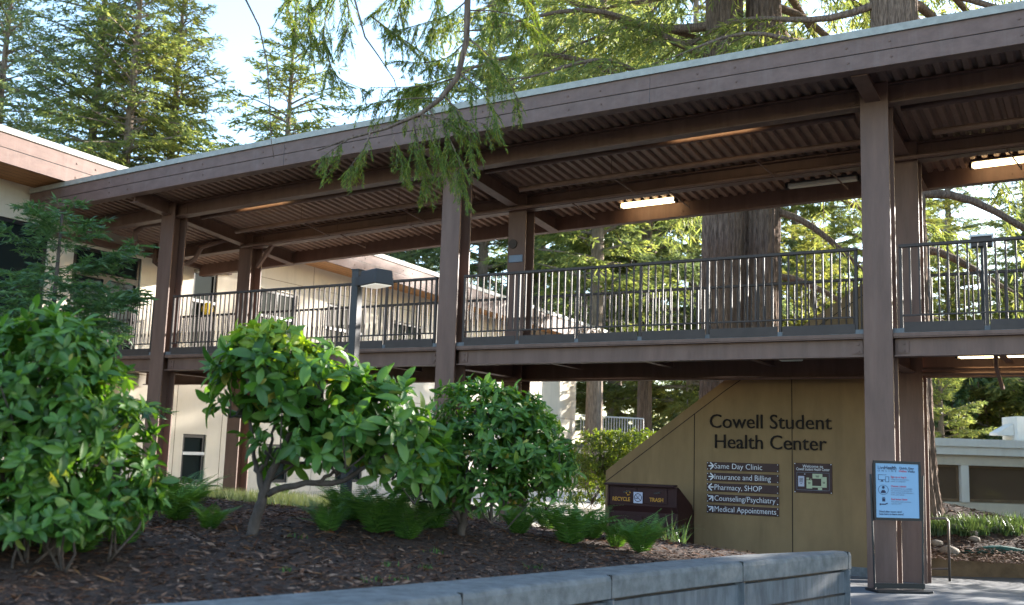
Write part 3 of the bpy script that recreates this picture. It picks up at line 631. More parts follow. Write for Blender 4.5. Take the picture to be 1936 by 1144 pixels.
# ------------------------------------------------------------------ poster stand
def poster():
    A = np.array([.157, -.393, 0]); B = np.array([.664, .03, 0]); ax = (B - A) / np.linalg.norm(B - A); n = np.array([ax[1], -ax[0], 0]); up = np.array([0, 0, 1.])
    c = (A + B) / 2; r = empty("poster_stand", tuple(c), "black floor stand holding a pale blue online health visits poster before the right column", "sign stand")
    W = .68
    P = lambda u, z, d=0: c + ax * u + up * z + n * d
    hw = .325
    for s in (-1, 1):
        MB().bar(P(s * (hw - .01), .03), P(s * (hw + .022), 1.40), .022, .022).build("leg", BLACKM, r)
    MB().obox(P(0, .012, 0), ax * .36, n * .16, up * .011).build("base", BLACKM, r, bevel=.004)
    MB().obox(P(0, .07, .01), ax * .33, n * .012, up * .03).build("base_rail", BLACKM, r)
    fw_, z0, z1 = .31, .855, 1.56
    fr = MB()
    fr.obox(P(0, z0 + .008, 0), ax * fw_, n * .014, up * .016); fr.obox(P(0, z1 - .008, 0), ax * fw_, n * .014, up * .016)
    for s in (-1, 1): fr.obox(P(s * (fw_ - .008), (z0 + z1) / 2, 0), ax * .016, n * .014, up * ((z1 - z0) / 2 - .024))
    fr.build("frame", BLACKM, r)
    pn = MB().obox(P(0, (z0 + z1) / 2, 0), ax * (fw_ - .024), n * .006, up * ((z1 - z0) / 2 - .024)).build("poster", PALEB, r)
    w2, H = fw_ - .024, z1 - z0 - .048; top = z1 - .024; lf = -w2
    Q = lambda u, v, d=.0085: P(lf + u * 2 * w2, top - v * H, d)
    def tx(s, u, v, size, mat, wd=None, bold=0., align='LEFT', space=1.):
        return put_text("lettering", s, size, mat, tuple(Q(u, v)), tuple(ax), pn, bold=bold, ext=.0005, width=wd * 2 * w2 if wd else None, align=align, space=space)
    tx("Live", .045, .11, .058, NAVY, .16) if False else None
    tx("Live", .05, .11, .062, NAVY, .15); tx("Health", .205, .11, .062, NAVY, .275, bold=.0012)
    tx("ONLINE", .05, .155, .030, NAVY, .43, space=2.2)
    tx("Quick, Easy", .55, .10, .040, NAVY, .34, bold=.0006); tx("Online", .54, .155, .040, REDP, .18, bold=.0006); tx("Visits", .745, .155, .040, NAVY, .165, bold=.0006)
    tx("Sign up or log in", .35, .265, .034, REDP, .36, bold=.0005); tx("Using your smartphone,", .35, .305, .025, GREYP, .42); tx("tablet, or computer.", .35, .342, .025, GREYP, .35)
    tx("Choose a doctor", .35, .435, .034, REDP, .36, bold=.0005)
    for i, s in enumerate(("Appointments are available", "for common problems like", "colds, urinary tract infections,", "fever, and rashes.")): tx(s, .35, .475 + i * .037, .025, GREYP, (.5, .49, .53, .31)[i])
    tx("Feel better faster", .35, .675, .034, REDP, .38, bold=.0005); tx("Get advice and treatment", .35, .715, .025, GREYP, .46); tx("options 24/7", .35, .752, .025, GREYP, .24)
    tx("Need after hours care?", .07, .905, .034, NAVY, .52, bold=.0004); tx("Scan here to learn more!", .07, .95, .034, NAVY, .56, bold=.0004)
    def bx(mb, u0, v0, u1, v1): 
        a, b = Q(u0, v1), Q(u1, v0); m_ = (a + b) / 2; mb.obox(m_, ax * (abs(u1 - u0) * w2), n * .001, up * (abs(v1 - v0) * H / 2))
    mb = MB(); bx(mb, .06, .21, .25, .218); bx(mb, .06, .30, .22, .31); bx(mb, .06, .21, .068, .31); bx(mb, .13, .31, .165, .335); bx(mb, .11, .335, .185, .342)
    bx(mb, .225, .245, .31, .252); bx(mb, .225, .335, .31, .345); bx(mb, .225, .245, .232, .345); bx(mb, .303, .245, .31, .345); mb.build("device_icon", NAVY, pn)
    mb = MB(); mb.tube([tuple(Q(.175 + .115 * math.cos(t), .49 + .088 * math.sin(t))) for t in np.linspace(0, 2 * math.pi, 25)], .0022, 5)
    mb.disc(Q(.175, .445), n, .018, .001, 14); bx(mb, .12, .515, .23, .55); bx(mb, .14, .495, .21, .515); mb.build("doctor_icon", NAVY, pn)
    mb = MB(); bx(mb, .15, .625, .21, .637); bx(mb, .145, .645, .215, .705); bx(mb, .085, .74, .115, .775); bx(mb, .12, .745, .22, .765); mb.bar(Q(.21, .755), Q(.27, .735), .003, .012); mb.build("hand_icon", NAVY, pn)
poster()

# ------------------------------------------------------------------ lamp post in front of the bridge
def lamp_post():
    b = at(667, 690, 12.2); X, Y = b[0], b[1]
    zt = 3.56
    r = empty("lamp_post", (X, Y, .5), "dark square lamp post with a boxy head rising from the shrubs", "lamp post")
    MB().box((X - .05, Y - .05, .4), (X + .05, Y + .05, zt)).build("post", POSTM, r, bevel=.006)
    MB().box((X - .056, Y - .056, zt), (X + .056, Y + .056, zt + .012)).build("post_cap", POSTM, r)
    ax = np.array([.93, -.36, 0]); ny = np.array([.36, .93, 0]); up = np.array([0, 0, 1.]); c = np.array([X, Y, zt - .14])
    MB().obox(c + ax * .15, ax * .11, ny * .05, up * .05).build("arm", POSTM, r)
    hd = MB(); c2 = c + ax * .43
    hd.hexa([tuple(c2 + ax * s * .18 + ny * t * .125 + up * -.085) for s, t in ((-1, -1), (1, -1), (1, 1), (-1, 1))] + [tuple(c2 + ax * s * .165 + ny * t * .11 + up * .085) for s, t in ((-1, -1), (1, -1), (1, 1), (-1, 1))])
    h = hd.build("lamp_head", POSTM, r, bevel=.008)
    MB().obox(c2 + up * -.089, ax * .16, ny * .105, up * .005).build("lens", LENSG, h)
lamp_post()
def flood():
    r = empty("floodlight", (1.37, .62, 3.25), "small boxy floodlight on a slim black pole behind the right railing", "floodlight")
    MB().tube([(1.37, .62, 3.25), (1.37, .62, 4.42)], .02, 8).build("pole", BLACKM, r)
    MB().disc((1.37, .62, 3.252), (0, 0, 1), .09, .02, 14).build("base", BLACKM, r)
    MB().box((1.24, .55, 4.34), (1.52, .66, 4.47)).build("lamp_body", RAILM, r, bevel=.006)
    MB().box((1.235, .53, 4.47), (1.525, .67, 4.50)).build("top_plate", SILLM, r, bevel=.004)
    for x in (1.242, 1.508): MB().box((x - .008, .535, 4.32), (x + .008, .549, 4.468)).build("side_trim", SILLM, r)
flood()

# ------------------------------------------------------------------ MAIN BUILDING
def building():
    XF = -16.2
    r = empty("beige_building", (XF - 5, 6, .3), "beige two storey stucco building with brown fascia and cedar soffit at left", "building")
    Y0, Y1 = -14., 23.6
    ztop = lambda y: 6.60 - .018 * (y + 1.6)
    wins = [  # y0,y1,z0,z1,kind
        (-9.0, -.42, 3.3, 5.86, 'glazing'), (.20, 1.98, 3.2, 5.62, 'door'),
        (3.52, 4.28, 3.75, 5.66, 'w1'), (5.72, 7.16, 3.75, 5.56, 'w2'), (8.35, 9.98, 3.75, 5.54, 'w2'), (11.27, 12.97, 3.75, 5.44, 'w2'), (15.2, 16.9, 3.75, 5.40, 'w2'),
        (3.57, 4.29, .62, 1.76, 'w1'), (6.22, 7.2, .62, 1.60, 'w1'), (9.1, 10.3, .62, 1.7, 'w1'), (17.0, 17.9, 3.0, 4.9, 'x'), (1.0, 1.9, .5, 1.95, 'w1'), (13, 14.2, .62, 1.7, 'w1')]
    wins = [q for q in wins if q[4] != 'x']
    ys = sorted(set([Y0, Y1] + [a for q in wins for a in q[:2]])); zs = sorted(set([.1, 3.0, 6.85] + [a for q in wins for a in q[2:4]]))
    V = []; F = []
    def quad(p): k = len(V); V.extend(p); F.append((k, k + 1, k + 2, k + 3))
    for ya, yb in zip(ys[:-1], ys[1:]):
        for za, zb in zip(zs[:-1], zs[1:]):
            cy_, cz_ = (ya + yb) / 2, (za + zb) / 2
            if not any(q[0] < cy_ < q[1] and q[2] < cz_ < q[3] for q in wins): quad([(XF, ya, za), (XF, yb, za), (XF, yb, zb), (XF, ya, zb)])
    for (a, b, c, d, k) in wins:
        x1 = XF - .2
        x1 = XF - .12; quad([(XF, a, c), (x1, a, c), (x1, a, d), (XF, a, d)]); quad([(XF, b, c), (XF, b, d), (x1, b, d), (x1, b, c)])
        quad([(XF, a, d), (x1, a, d), (x1, b, d), (XF, b, d)]); quad([(XF, a, c), (XF, b, c), (x1, b, c), (x1, a, c)])
    quad([(XF, Y1, .1), (XF - 10, Y1, .1), (XF - 10, Y1, 6.8), (XF, Y1, 6.8)]); quad([(XF, Y0, .1), (XF, Y0, 6.8), (XF - 10, Y0, 6.8), (XF - 10, Y0, .1)]); quad([(XF - 10, Y0, .1), (XF - 10, Y0, 6.8), (XF - 10, Y1, 6.8), (XF - 10, Y1, .1)])
    MB().add(V, F).build("wall", STUC, r)
    mb = MB()
    for y in (2.9, 5.05, 7.75, 10.6, 13.9, 17.5, 20.5): mb.box((XF, y, 3.1), (XF + .003, y + .012, 6.5))
    for y in (3.3, 4.75, 5.6, 8.1, 11, 15, 19.2, 22.0): mb.box((XF, y, .2), (XF + .003, y + .012, 3.0))
    mb.box((XF, 2.1, 5.83), (XF + .0025, 23.5, 5.842)); mb.box((XF, -.3, 3.02), (XF + .0025, 23.5, 3.035)); mb.build("panel_joint", BROWNC, r)
    for (a, b, c, d, k) in wins:
        f = MB(); xg = XF - .10; t = .08
        if k in ('w1', 'w2'):
            hs = c + (d - c) * .62
            f.box((xg, a, c), (xg + .06, a + t, d)); f.box((xg, b - t, c), (xg + .06, b, d)); f.box((xg, a + t, d - t), (xg + .06, b - t, d)); f.box((xg, a + t, c), (xg + .06, b - t, c + t))
            f.box((xg - .001, a + t, hs - .03), (xg + .062, b - t, hs + .03))
            if k == 'w2': f.box((xg + .001, (a + b) / 2 - .03, c + t), (xg + .059, (a + b) / 2 + .03, hs - .03)); f.box((xg + .001, (a + b) / 2 - .03, hs + .03), (xg + .059, (a + b) / 2 + .03, d - t))
            w_ = f.build("window", DARKF, r)
            MB().box((xg + .063, a + .02, hs - .05), (xg + .10, b - .02, hs + .02)).build("sash_sill", SILLM, w_)
            MB().box((xg + .01, a + .02, c + .02), (xg + .02, b - .02, d - .02)).build("pane", GLAS, w_)
        elif k == 'glazing':
            for y in np.linspace(a, b - t, 5): f.box((xg, y, c), (xg + .06, y + t, d))
            f.box((xg + .001, a, d - t), (xg + .059, b, d)); f.box((xg + .001, a, c), (xg + .059, b, c + t)); w_ = f.build("window", DARKF, r)
            MB().box((xg + .01, a + .02, c + .02), (xg + .02, b - .02, d - .02)).build("pane", GLAS, w_)
        else:
            f.box((xg, a, c), (xg + .07, a + .09, d)); f.box((xg, b - .09, c), (xg + .07, b, d)); f.box((xg + .001, a + .09, d - .07), (xg + .069, b - .09, d)); f.box((xg + .001, a + .09, d - .62), (xg + .069, b - .09, d - .50)); f.box((xg + .002, (a + b) / 2 - .07, c), (xg + .068, (a + b) / 2 + .07, d - .62)); f.box((xg + .001, a + .09, c), (xg + .069, b - .09, c + .18)); w_ = f.build("door", DARKF, r)
            MB().box((xg + .01, a + .02, c + .02), (xg + .02, b - .02, d - .02)).build("pane", GLAS, w_)
            MB().tube([(xg + .12, (a + b) / 2 + .1, 4.0), (xg + .12, (a + b) / 2 + .1, 4.5)], .015, 6).build("handle", GREYM, w_)
    # roof
    def ystrip(mb, x0, x1, f0, f1, ya=Y0, yb=24.2, n=24):
        Y = np.linspace(ya, yb, n); k = len(mb.v)
        for y in Y: mb.v += [(x0, y, f0(y)), (x1, y, f0(y)), (x1, y, f1(y)), (x0, y, f1(y))]
        for i in range(n - 1):
            for j in range(4): mb.f.append((k + i * 4 + j, k + i * 4 + (j + 1) % 4, k + i * 4 + 4 + (j + 1) % 4, k + i * 4 + 4 + j))
        mb.f.append((k, k + 1, k + 2, k + 3)); mb.f.append((k + n * 4 - 1, k + n * 4 - 2, k + n * 4 - 3, k + n * 4 - 4)); return mb
    s0 = lambda y: ztop(y); top = lambda y: 7.16 - .027 * (y + 2.5)
    bot = lambda y: min(6.60 - .026 * (y + 2.5), ztop(y) - .001)
    xf = -15.0
    ystrip(MB(), XF - 10, xf - .06, s0, lambda y: s0(y) + .04).build("soffit", SOFF, r)
    mb = MB()
    for x in np.arange(XF + .2, xf - .1, .2): ystrip(mb, x, x + .008, lambda y: s0(y) - .002, lambda y: s0(y) + .01)
    mb.build("soffit_groove", BROWNC, r)
    md = lambda y: (top(y) + bot(y)) / 2
    fa = ystrip(MB(), xf - .05, xf, bot, lambda y: md(y) - .008).build("fascia_board", FASC, r); fb = ystrip(MB(), xf - .05, xf, lambda y: md(y) + .008, top).build("fascia_board", FASC, r)
    ystrip(MB(), xf - .045, xf - .012, lambda y: md(y) - .009, lambda y: md(y) + .009).build("fascia_groove", BLACKM, r)
    ystrip(MB(), xf - .25, xf + .03, lambda y: top(y) + .002, lambda y: top(y) + .12).build("roof_edge_trim", CAPM, r)
    ystrip(MB(), XF - 10.5, xf - .26, lambda y: top(y), lambda y: top(y) + .10).build("roof", CAPM, r)
    y = -3.0; k = 0
    while y < 22:
        for f_, p in ((lambda y: top(y) - .14, fb), (lambda y: bot(y) + .13, fa)): MB().disc((xf, y, f_(y)), (1, 0, 0), .022, .01, 8).build("bolt", STEEL, p)
        y += .45 if k % 2 == 0 else 1.75; k += 1
building()
o = MB()
bm = bmesh.new(); bmesh.ops.create_uvsphere(bm, u_segments=16, v_segments=10, radius=.16); me = bpy.data.meshes.new("balloon"); bm.to_mesh(me); bm.free(); me.materials.append(BALL); me.shade_smooth()
o = bpy.data.objects.new("balloon", me); o.location = (-16.16, 3.98, 4.75); o.scale = (.7, 1, 1); link(o); tag(o, "yellow balloon in the upstairs window beside the left column", "balloon")
# low terrace railing past the end of the building
def terrace():
    a, b = np.array([-16.0, 23.7, 2.15]), np.array([-14.4, 26.2, 2.15])
    r = empty("terrace_railing", tuple((a + b) / 2), "pale metal terrace railing at the far end of the beige building", "railing")
    d = b - a
    MB().bar(a + (0, 0, 1.05), b + (0, 0, 1.05), .06, .05).build("top_rail", SILLM, r); MB().bar(a + (0, 0, .08), b + (0, 0, .08), .04, .04).build("bottom_rail", SILLM, r)
    for t in np.linspace(0, 1, 24): MB().bar(a + d * t, a + d * t + (0, 0, 1.05), .025, .025).build("baluster", SILLM, r)
    MB().bar(a - (0, 0, 1.9), a + d * 1.0 - (0, 0, 1.9), .1, .1)
    MB().hexa([tuple(a + (-2, 0, -.2)), tuple(a + (0, -.0, -.2)), tuple(b + (0, 0, -.2)), tuple(b + (-2, 0, -.2)), tuple(a + (-2, 0, -.02)), tuple(a + (0, 0, -.02)), tuple(b + (0, 0, -.02)), tuple(b + (-2, 0, -.02))]).build("terrace_slab", CONC, r)
    MB().hexa([tuple(a + (-2, 0, -1.9)), tuple(a + (-.1, .1, -1.9)), tuple(b + (-.1, -.1, -1.9)), tuple(b + (-2, 0, -1.9)), tuple(a + (-2, 0, -.21)), tuple(a + (-.1, .1, -.21)), tuple(b + (-.1, -.1, -.21)), tuple(b + (-2, 0, -.21))]).build("terrace_base", STUC, r)
terrace()

# ------------------------------------------------------------------ right background: kerb wall, handrail, white building, stones
dk = np.array([.81, .59, 0])
def kerb():
    a = np.array([-1.2, 4.05, 0]); b = a + dk * 14; nrm = np.array([-.59, .81, 0])
    r = MB(); r.hexa([tuple(p) for p in (a + (0, 0, -.3), b + (0, 0, -.3), b + nrm * .2 + (0, 0, -.3), a + nrm * .2 + (0, 0, -.3), a + (0, 0, .13), b + (0, 0, .13), b + nrm * .2 + (0, 0, .13), a + nrm * .2 + (0, 0, .13))])
    o = r.build("kerb_wall", BROWNC, None, bevel=.01); tag(o, "low brown stained kerb wall holding back the bark slope at right", "wall")
kerb()
grid("rear_path", -9, 16, 3.0, 16, 4, 4, lambda X, Y: X * 0 - .24, PAVE)
h0 = on(1758, 1062, 'Y', 3.4); 
def handrail():
    p = np.array([.25, 3.35, 0]); q = p + np.array([.22, .03, 0])
    r = empty("handrail", (p[0], p[1], -.16), "short bent metal handrail beside the rear right column", "handrail")
    HM = M("handrail_metal", (.10, .09, .085), rough=.4, var=.1, bump=0, metal=.6)
    MB().tube([(p[0] - .35, p[1] - .02, .72), (p[0], p[1], .75), (q[0] - .04, q[1], .76), (q[0], q[1], .72), (q[0], q[1], -.16)], .019, 8).build("rail", HM, r, smooth=True)
    MB().tube([(p[0] - .35, p[1] - .02, -.02), (q[0] - .02, q[1], .02)], .016, 8).build("lower_rail", HM, r)
handrail()
def white_building():
    o0 = np.array([-3.5, 17.4, 0.]); ax = np.array([.862, .506, 0]); n = np.array([.506, -.862, 0]); up = np.array([0, 0, 1.])
    r = empty("white_office", tuple(o0 + ax * 4 + (0, 0, 0)), "low white building with large dark windows behind the bark slope", "building")
    P = lambda u, d, z: o0 + ax * u + n * d + up * z
    def bx(u0, u1, d0, d1, z0, z1): return MB().hexa([tuple(P(*q)) for q in ((u0, d0, z0), (u1, d0, z0), (u1, d1, z0), (u0, d1, z0), (u0, d0, z1), (u1, d0, z1), (u1, d1, z1), (u0, d1, z1))])
    bx(-1, 12, -8, -.25, -.3, 2.02).build("wall", CREAMP, r)
    bx(-1, 12, -.24, 0, 1.66, 1.94).build("lintel_band", CREAMP, r)
    bx(-1.2, 12.2, -8.2, .14, 1.95, 2.18).build("fascia", WHITEP, r); bx(-1.25, 12.25, -8.3, .20, 2.182, 2.40).build("roof_edge", WHITEP, r)
    bx(-1, 12, -.24, .0, -.3, .62).build("sill_wall", CREAMP, r)
    for u in (-.9, 2.45, 6.0, 9.6): bx(u, u + .22, -.2, .03, .622, 1.655).build("pilaster", WHITEP, r)
    for a, b in ((-.66, 2.44), (2.69, 5.98), (6.24, 9.58)):
        f = MB()
        for q in ((a, a + .06, -.2, -.12, .64, 1.65), (b - .06, b, -.2, -.12, .64, 1.65), (a + .06, b - .06, -.2, -.12, 1.59, 1.65), (a + .06, b - .06, -.2, -.12, .64, .72)): g = bx(*q); f.add(g.v, g.f)
        w_ = f.build("window", BROWNC, r); bx(a + .03, b - .03, -.18, -.15, .66, 1.63).build("pane", GLAS_REFL, w_)
    v = bx(5.05, 6.3, -3, -2, 2.41, 3.2).build("roof_vent_box", WHITEP, r)
    MB().prism([tuple(P(5.04, -2.2, 2.62)), tuple(P(4.55, -2.2, 2.62)), tuple(P(4.55, -2.2, 2.70)), tuple(P(5.04, -2.2, 2.98))], tuple(n * -.6)).build("vent_hood", WHITEP, v)
white_building()
def stones():
    k = 0
    spots = [(1797, 1000, .16), (1815, 1003, .12), (1838, 1012, .14), (1855, 1000, .13), (1880, 1003, .12), (1905, 1004, .14), (1925, 1002, .12), (1842, 1022, .12), (1770, 1030, .14), (1795, 1045, .17)]
    descs = ["round pale stone at left end of the grass edging row", "small pale stone second in the grass edging row", "pale stone at the bend of the edging row", "flat stone third along the grass edge", "small stone midway along the grass edge", "larger stone near the right end of the grass edge", "stone last at right along the grass edge", "stone set forward of the edging row bend", "pale stone beside the handrail foot", "broad flat stone resting on the kerb wall edge"]
    for (px, py, s), d in zip(spots, descs):
        D = pray(px, py); p = None
        for t in np.linspace(14, 30, 800):
            q = CAM + D * t
            if q[2] <= mulch_z(q[0], q[1]) or q[2] < .1: p = q; break
        if p is None: continue
        bm = bmesh.new(); bmesh.ops.create_icosphere(bm, subdivisions=2, radius=1)
        rs = np.random.default_rng(k)
        for v in bm.verts: v.co *= 1 + rs.normal(0, .09); v.co.z *= .6
        me = bpy.data.meshes.new("edging_stone"); bm.to_mesh(me); bm.free(); me.materials.append(STONE); me.shade_smooth()
        o = bpy.data.objects.new("edging_stone", me); o.location = (p[0], p[1], mulch_z(p[0], p[1]) + s * .15); o.scale = (s * .95, s * .8, s * .8); o.rotation_euler = (0, 0, k); link(o); tag(o, d, "stone", "edging stones on the bark slope"); k += 1
stones()
# green tarp edge lying on the kerb
p0 = np.array([.35, 5.33, .15]); mb = MB(); pts = [p0 + dk * t + np.array([0, 0, .05 * math.sin(t * 2.2) ** 2]) for t in np.linspace(0, 3.5, 16)]
mb.tube(pts, [.02] + [.055 + .02 * math.sin(i) for i in range(14)] + [.03], 8); o = mb.build("rolled_tarp", GREENT, None, smooth=True); tag(o, "dark green rolled cloth lying along the low kerb wall", "tarp")

# ------------------------------------------------------------------ VEGETATION
def bedhit(px, py, fz=bed_z, t0=4, t1=30):
    d = pray(px, py); T = np.linspace(t0, t1, 2600); P = CAM + d[None] * T[:, None]; Z = fz(P[:, 0], P[:, 1])
    i = np.argmax(P[:, 2] <= Z); return P[i]
def bark_trunk(mb_name, pts, radii, mat, parent, ridges=14, amp=.12, seed=0, n=72, m_=60, flare=.0):
    rs = np.random.default_rng(seed); pts = np.array(pts, float); radii = np.array(radii, float)
    s = np.linspace(0, 1, len(pts)); t = np.linspace(0, 1, m_)
    C = np.column_stack([np.interp(t, s, pts[:, i]) for i in range(3)]); Rr = np.interp(t, s, radii)
    th = np.linspace(0, 2 * math.pi, n, endpoint=False)
    ph = np.zeros((m_, n)); drift = np.cumsum(rs.normal(0, .035, m_))
    A = np.zeros((m_, n))
    for k in range(4):
        f = ridges * (1 + .7 * k) ; f = int(f); a = amp / (1 + k); d = np.cumsum(rs.normal(0, .12 + .05 * k, m_)) * .6
        A += a * (np.abs(np.sin(f * th[None] / 2 + d[:, None] + rs.uniform(0, 6) + .7 * np.sin(th[None] * 3 + drift[:, None] * 4))) - .5)
    A += rs.normal(0, amp * .12, A.shape)
    A += .10 * np.sin(2 * th[None] + rs.uniform(0, 6)) + .05 * np.sin(3 * th[None] + rs.uniform(0, 6) + t[:, None] * 3)
    fl = 1 + flare * np.exp(-t * 22)
    rad = Rr[:, None] * fl[:, None] * (1 + A)
    V = np.stack([C[:, None, 0] + rad * np.cos(th), C[:, None, 1] + rad * np.sin(th), np.repeat(C[:, 2:3], n, 1)], -1).reshape(-1, 3)
    i = np.arange(m_ * n).reshape(m_, n); j = np.roll(i, -1, 1)
    F = np.stack([i[:-1], j[:-1], j[1:], i[1:]], -1).reshape(-1, 4)
    return np_obj(mb_name, V, F, mat, parent, smooth=True)
def foliage_from_subs(st, dr, ln, rs, leaf, wid, lsp, droop=.25, tmpl=DIAM, hang=.35, spread=.75):
    nl = np.maximum(2, (ln / lsp).astype(int)) ; idx = np.repeat(np.arange(len(st)), nl)
    s = rs.random(len(idx)) ** .85 * ln[idx]
    P = st[idx] + dr[idx] * s[:, None]; P[:, 2] -= droop * s * s / (ln[idx] + .1)
    side = unit(np.cross(dr[idx], np.array([0, 0, 1.]))) * rs.choice([-1, 1], len(idx))[:, None]
    D = dr[idx] * rs.uniform(.3, 1, (len(idx), 1)) + side * rs.uniform(0, spread, (len(idx), 1)) + rs.normal(0, .18, (len(idx), 3)); D[:, 2] -= hang * rs.random(len(idx))
    N = np.array([0, 0, 1.]) + rs.normal(0, .55, (len(idx), 3))
    L = leaf * rs.uniform(.6, 1.3, len(idx))
    return inst(*tmpl, P, D, N, L, L * wid)
def conifer(name, label, base, H, cb, rmax, nb, tr, seed, mat, leaf=.38, wid=.22, lsp=.16, bark=BARKL, group=None, droop=.25, e0=.15, lean=(0, 0), ssp=.42, shape=.8, cat="tree", topz=None, azr=None, thin=1., hang=.35, trunk=None, spread=.75, bw=1.):
    rs = np.random.default_rng(seed); base = np.array(base, float); lean = np.array([*lean, 0.])
    r = empty(name, tuple(base), label, cat, group)
    tk = lambda h: base + np.array([0, 0, h]) + lean * h
    if trunk is None:
        hh = np.linspace(-.3, H, 12); bark_trunk("trunk", [tk(h) for h in hh], [tr * (1 - .93 * max(h, 0) / H) + .01 for h in hh], bark, r, seed=seed, n=28 if tr < .3 else 48, m_=40, ridges=9, flare=.25)
    mb = MB(); ST = []; DR = []; LN = []
    for i in range(nb):
        h = cb + (H - cb) * ((i + rs.random()) / nb) ** 1.0; q = (h - cb) / (H - cb)
        if topz is not None and h > topz: continue
        L = (rmax * (1 - q) ** shape + .25 * min(1, rmax)) * rs.uniform(.5, 1.22)
        az = i * 2.399 + rs.normal(0, .4) if azr is None else rs.uniform(*azr)
        e = e0 + .7 * q + rs.normal(0, .2); o = np.array([math.cos(az), math.sin(az), 0])
        t = np.linspace(0, 1, 8); bend = rs.normal(0, .12); sd = np.array([-o[1], o[0], 0])
        P = tk(h) + np.outer(t * L * math.cos(e), o) + np.outer(bend * L * t * t, sd); P[:, 2] += L * (t * math.sin(e) - droop * t * t + droop * .45 * t ** 3)
        br = (.012 + .016 * L) * min(1, tr * 3.2) * bw
        mb.tube(list(P), list(br * (1 - .9 * t)), 5, caps=False)
        ns = max(4, int(L / ssp * 2 * thin)); tt = np.sort(rs.uniform(.12, 1, ns)); sg = np.where(np.arange(ns) % 2, 1, -1)
        Pp = np.column_stack([np.interp(tt, t, P[:, k]) for k in range(3)]); T = np.gradient(P, axis=0); T = unit(np.column_stack([np.interp(tt, t, T[:, k]) for k in range(3)]))
        ln = (.36 * L * (1 - .7 * tt) + .14 * min(1, L)) * rs.uniform(.45, 1.35, ns)
        sd2 = unit(np.cross(T, np.array([0, 0, 1.])))
        d = unit(T * .75 + sd2 * sg[:, None] * rs.uniform(.5, 1, (ns, 1)) + np.column_stack([np.zeros(ns), np.zeros(ns), rs.uniform(-.35, .1, ns)]))
        ST.append(Pp); DR.append(d); LN.append(ln)
        ST.append(P[4:5]); DR.append(T[-1:]); LN.append(np.array([L * .5]))
    mb.build("limbs", bark, r)
    V, F = foliage_from_subs(np.concatenate(ST), np.concatenate(DR), np.concatenate(LN), rs, leaf, wid, lsp, hang=hang, spread=spread)
    np_obj("crown", V, F, mat, r)
    return r
def bush(name, label, ells, n, leaf, wid, mat, seed, stems=(), k=(6, 10), tmpl=LEAFT, cat="shrub", inner=.55, group=None, stemmat=STEM, base=None, mats2=None, ang=(.9, 1.75)):
    rs = np.random.default_rng(seed); r = empty(name, base, label, cat, group)
    vol = np.array([np.prod(e[1]) ** .67 for e in ells]); cnt = (n * vol / vol.sum()).astype(int)
    P = []; D = []; N = []; L = []
    tips = []
    for (c, rad), q in zip(ells, cnt):
        u = unit(rs.normal(size=(q, 3))); u[:, 2] = np.where(u[:, 2] < -.75, -u[:, 2], u[:, 2]); rr = inner + (1 - inner) * rs.random(q) ** .6
        tips.append((np.array(c) + u * rr[:, None] * np.array(rad), u))
    W = np.concatenate([t[0] for t in tips]); U = np.concatenate([t[1] for t in tips])
    ax = unit(U + np.array([0, 0, .55]) + rs.normal(0, .3, U.shape))
    for w_, a in zip(W, ax):
        m_ = rs.integers(*k); x = unit(np.cross(a, [.3, .5, .8] if abs(a[2]) < .9 else [1., 0, 0])); y = np.cross(a, x); ph = rs.uniform(0, 6.28)
        for j in range(m_):
            t = ph + 2 * math.pi * j / m_ + rs.normal(0, .25); g = rs.uniform(*ang) if j else .3
            d = (x * math.cos(t) + y * math.sin(t)) * math.sin(g) + a * math.cos(g)
            P.append(w_ + a * rs.uniform(-.25, .1) * leaf); D.append(d); N.append(a + d * -.3 + rs.normal(0, .15, 3)); L.append(leaf * rs.uniform(.42, 1.2) * (.75 if rs.random() < .2 else 1))
    P = np.array(P); D = np.array(D); N = np.array(N); L = np.array(L)
    V, F = inst(*tmpl, P, D, N, L, L * wid); np_obj("foliage", V, F, mat, r, smooth=True)
    mb = MB()
    for pts, r0, r1 in stems:
        p = np.array(pts); t = np.linspace(0, 1, 14); s = np.linspace(0, 1, len(p)); q = np.column_stack([np.interp(t, s, p[:, i]) for i in range(3)]); q[1:-1] = (q[:-2] + q[1:-1] * 2 + q[2:]) / 4; q[1:-1] += rs.normal(0, .006, (12, 3))
        mb.tube(list(q), list(np.linspace(r0, r1, 14) * (1 + rs.normal(0, .06, 14))), 9)
    if base is not None:
        for w_ in W[rs.choice(len(W), min(len(W), 70), replace=False)]:
            c = np.array(ells[0][0]) if len(ells) == 1 else np.array(min(ells, key=lambda e: np.linalg.norm(np.array(e[0]) - w_))[0])
            s0_ = c + (0, 0, -.55 * ells[0][1][2]); mid = (s0_ + w_) / 2 + rs.normal(0, .05, 3) - (0, 0, .05); mb.tube([s0_, mid, w_], [.012, .008, .004], 5, caps=False)
    mb.build("stems", stemmat, r, smooth=True)
    return r
K = lambda D: D / FPX
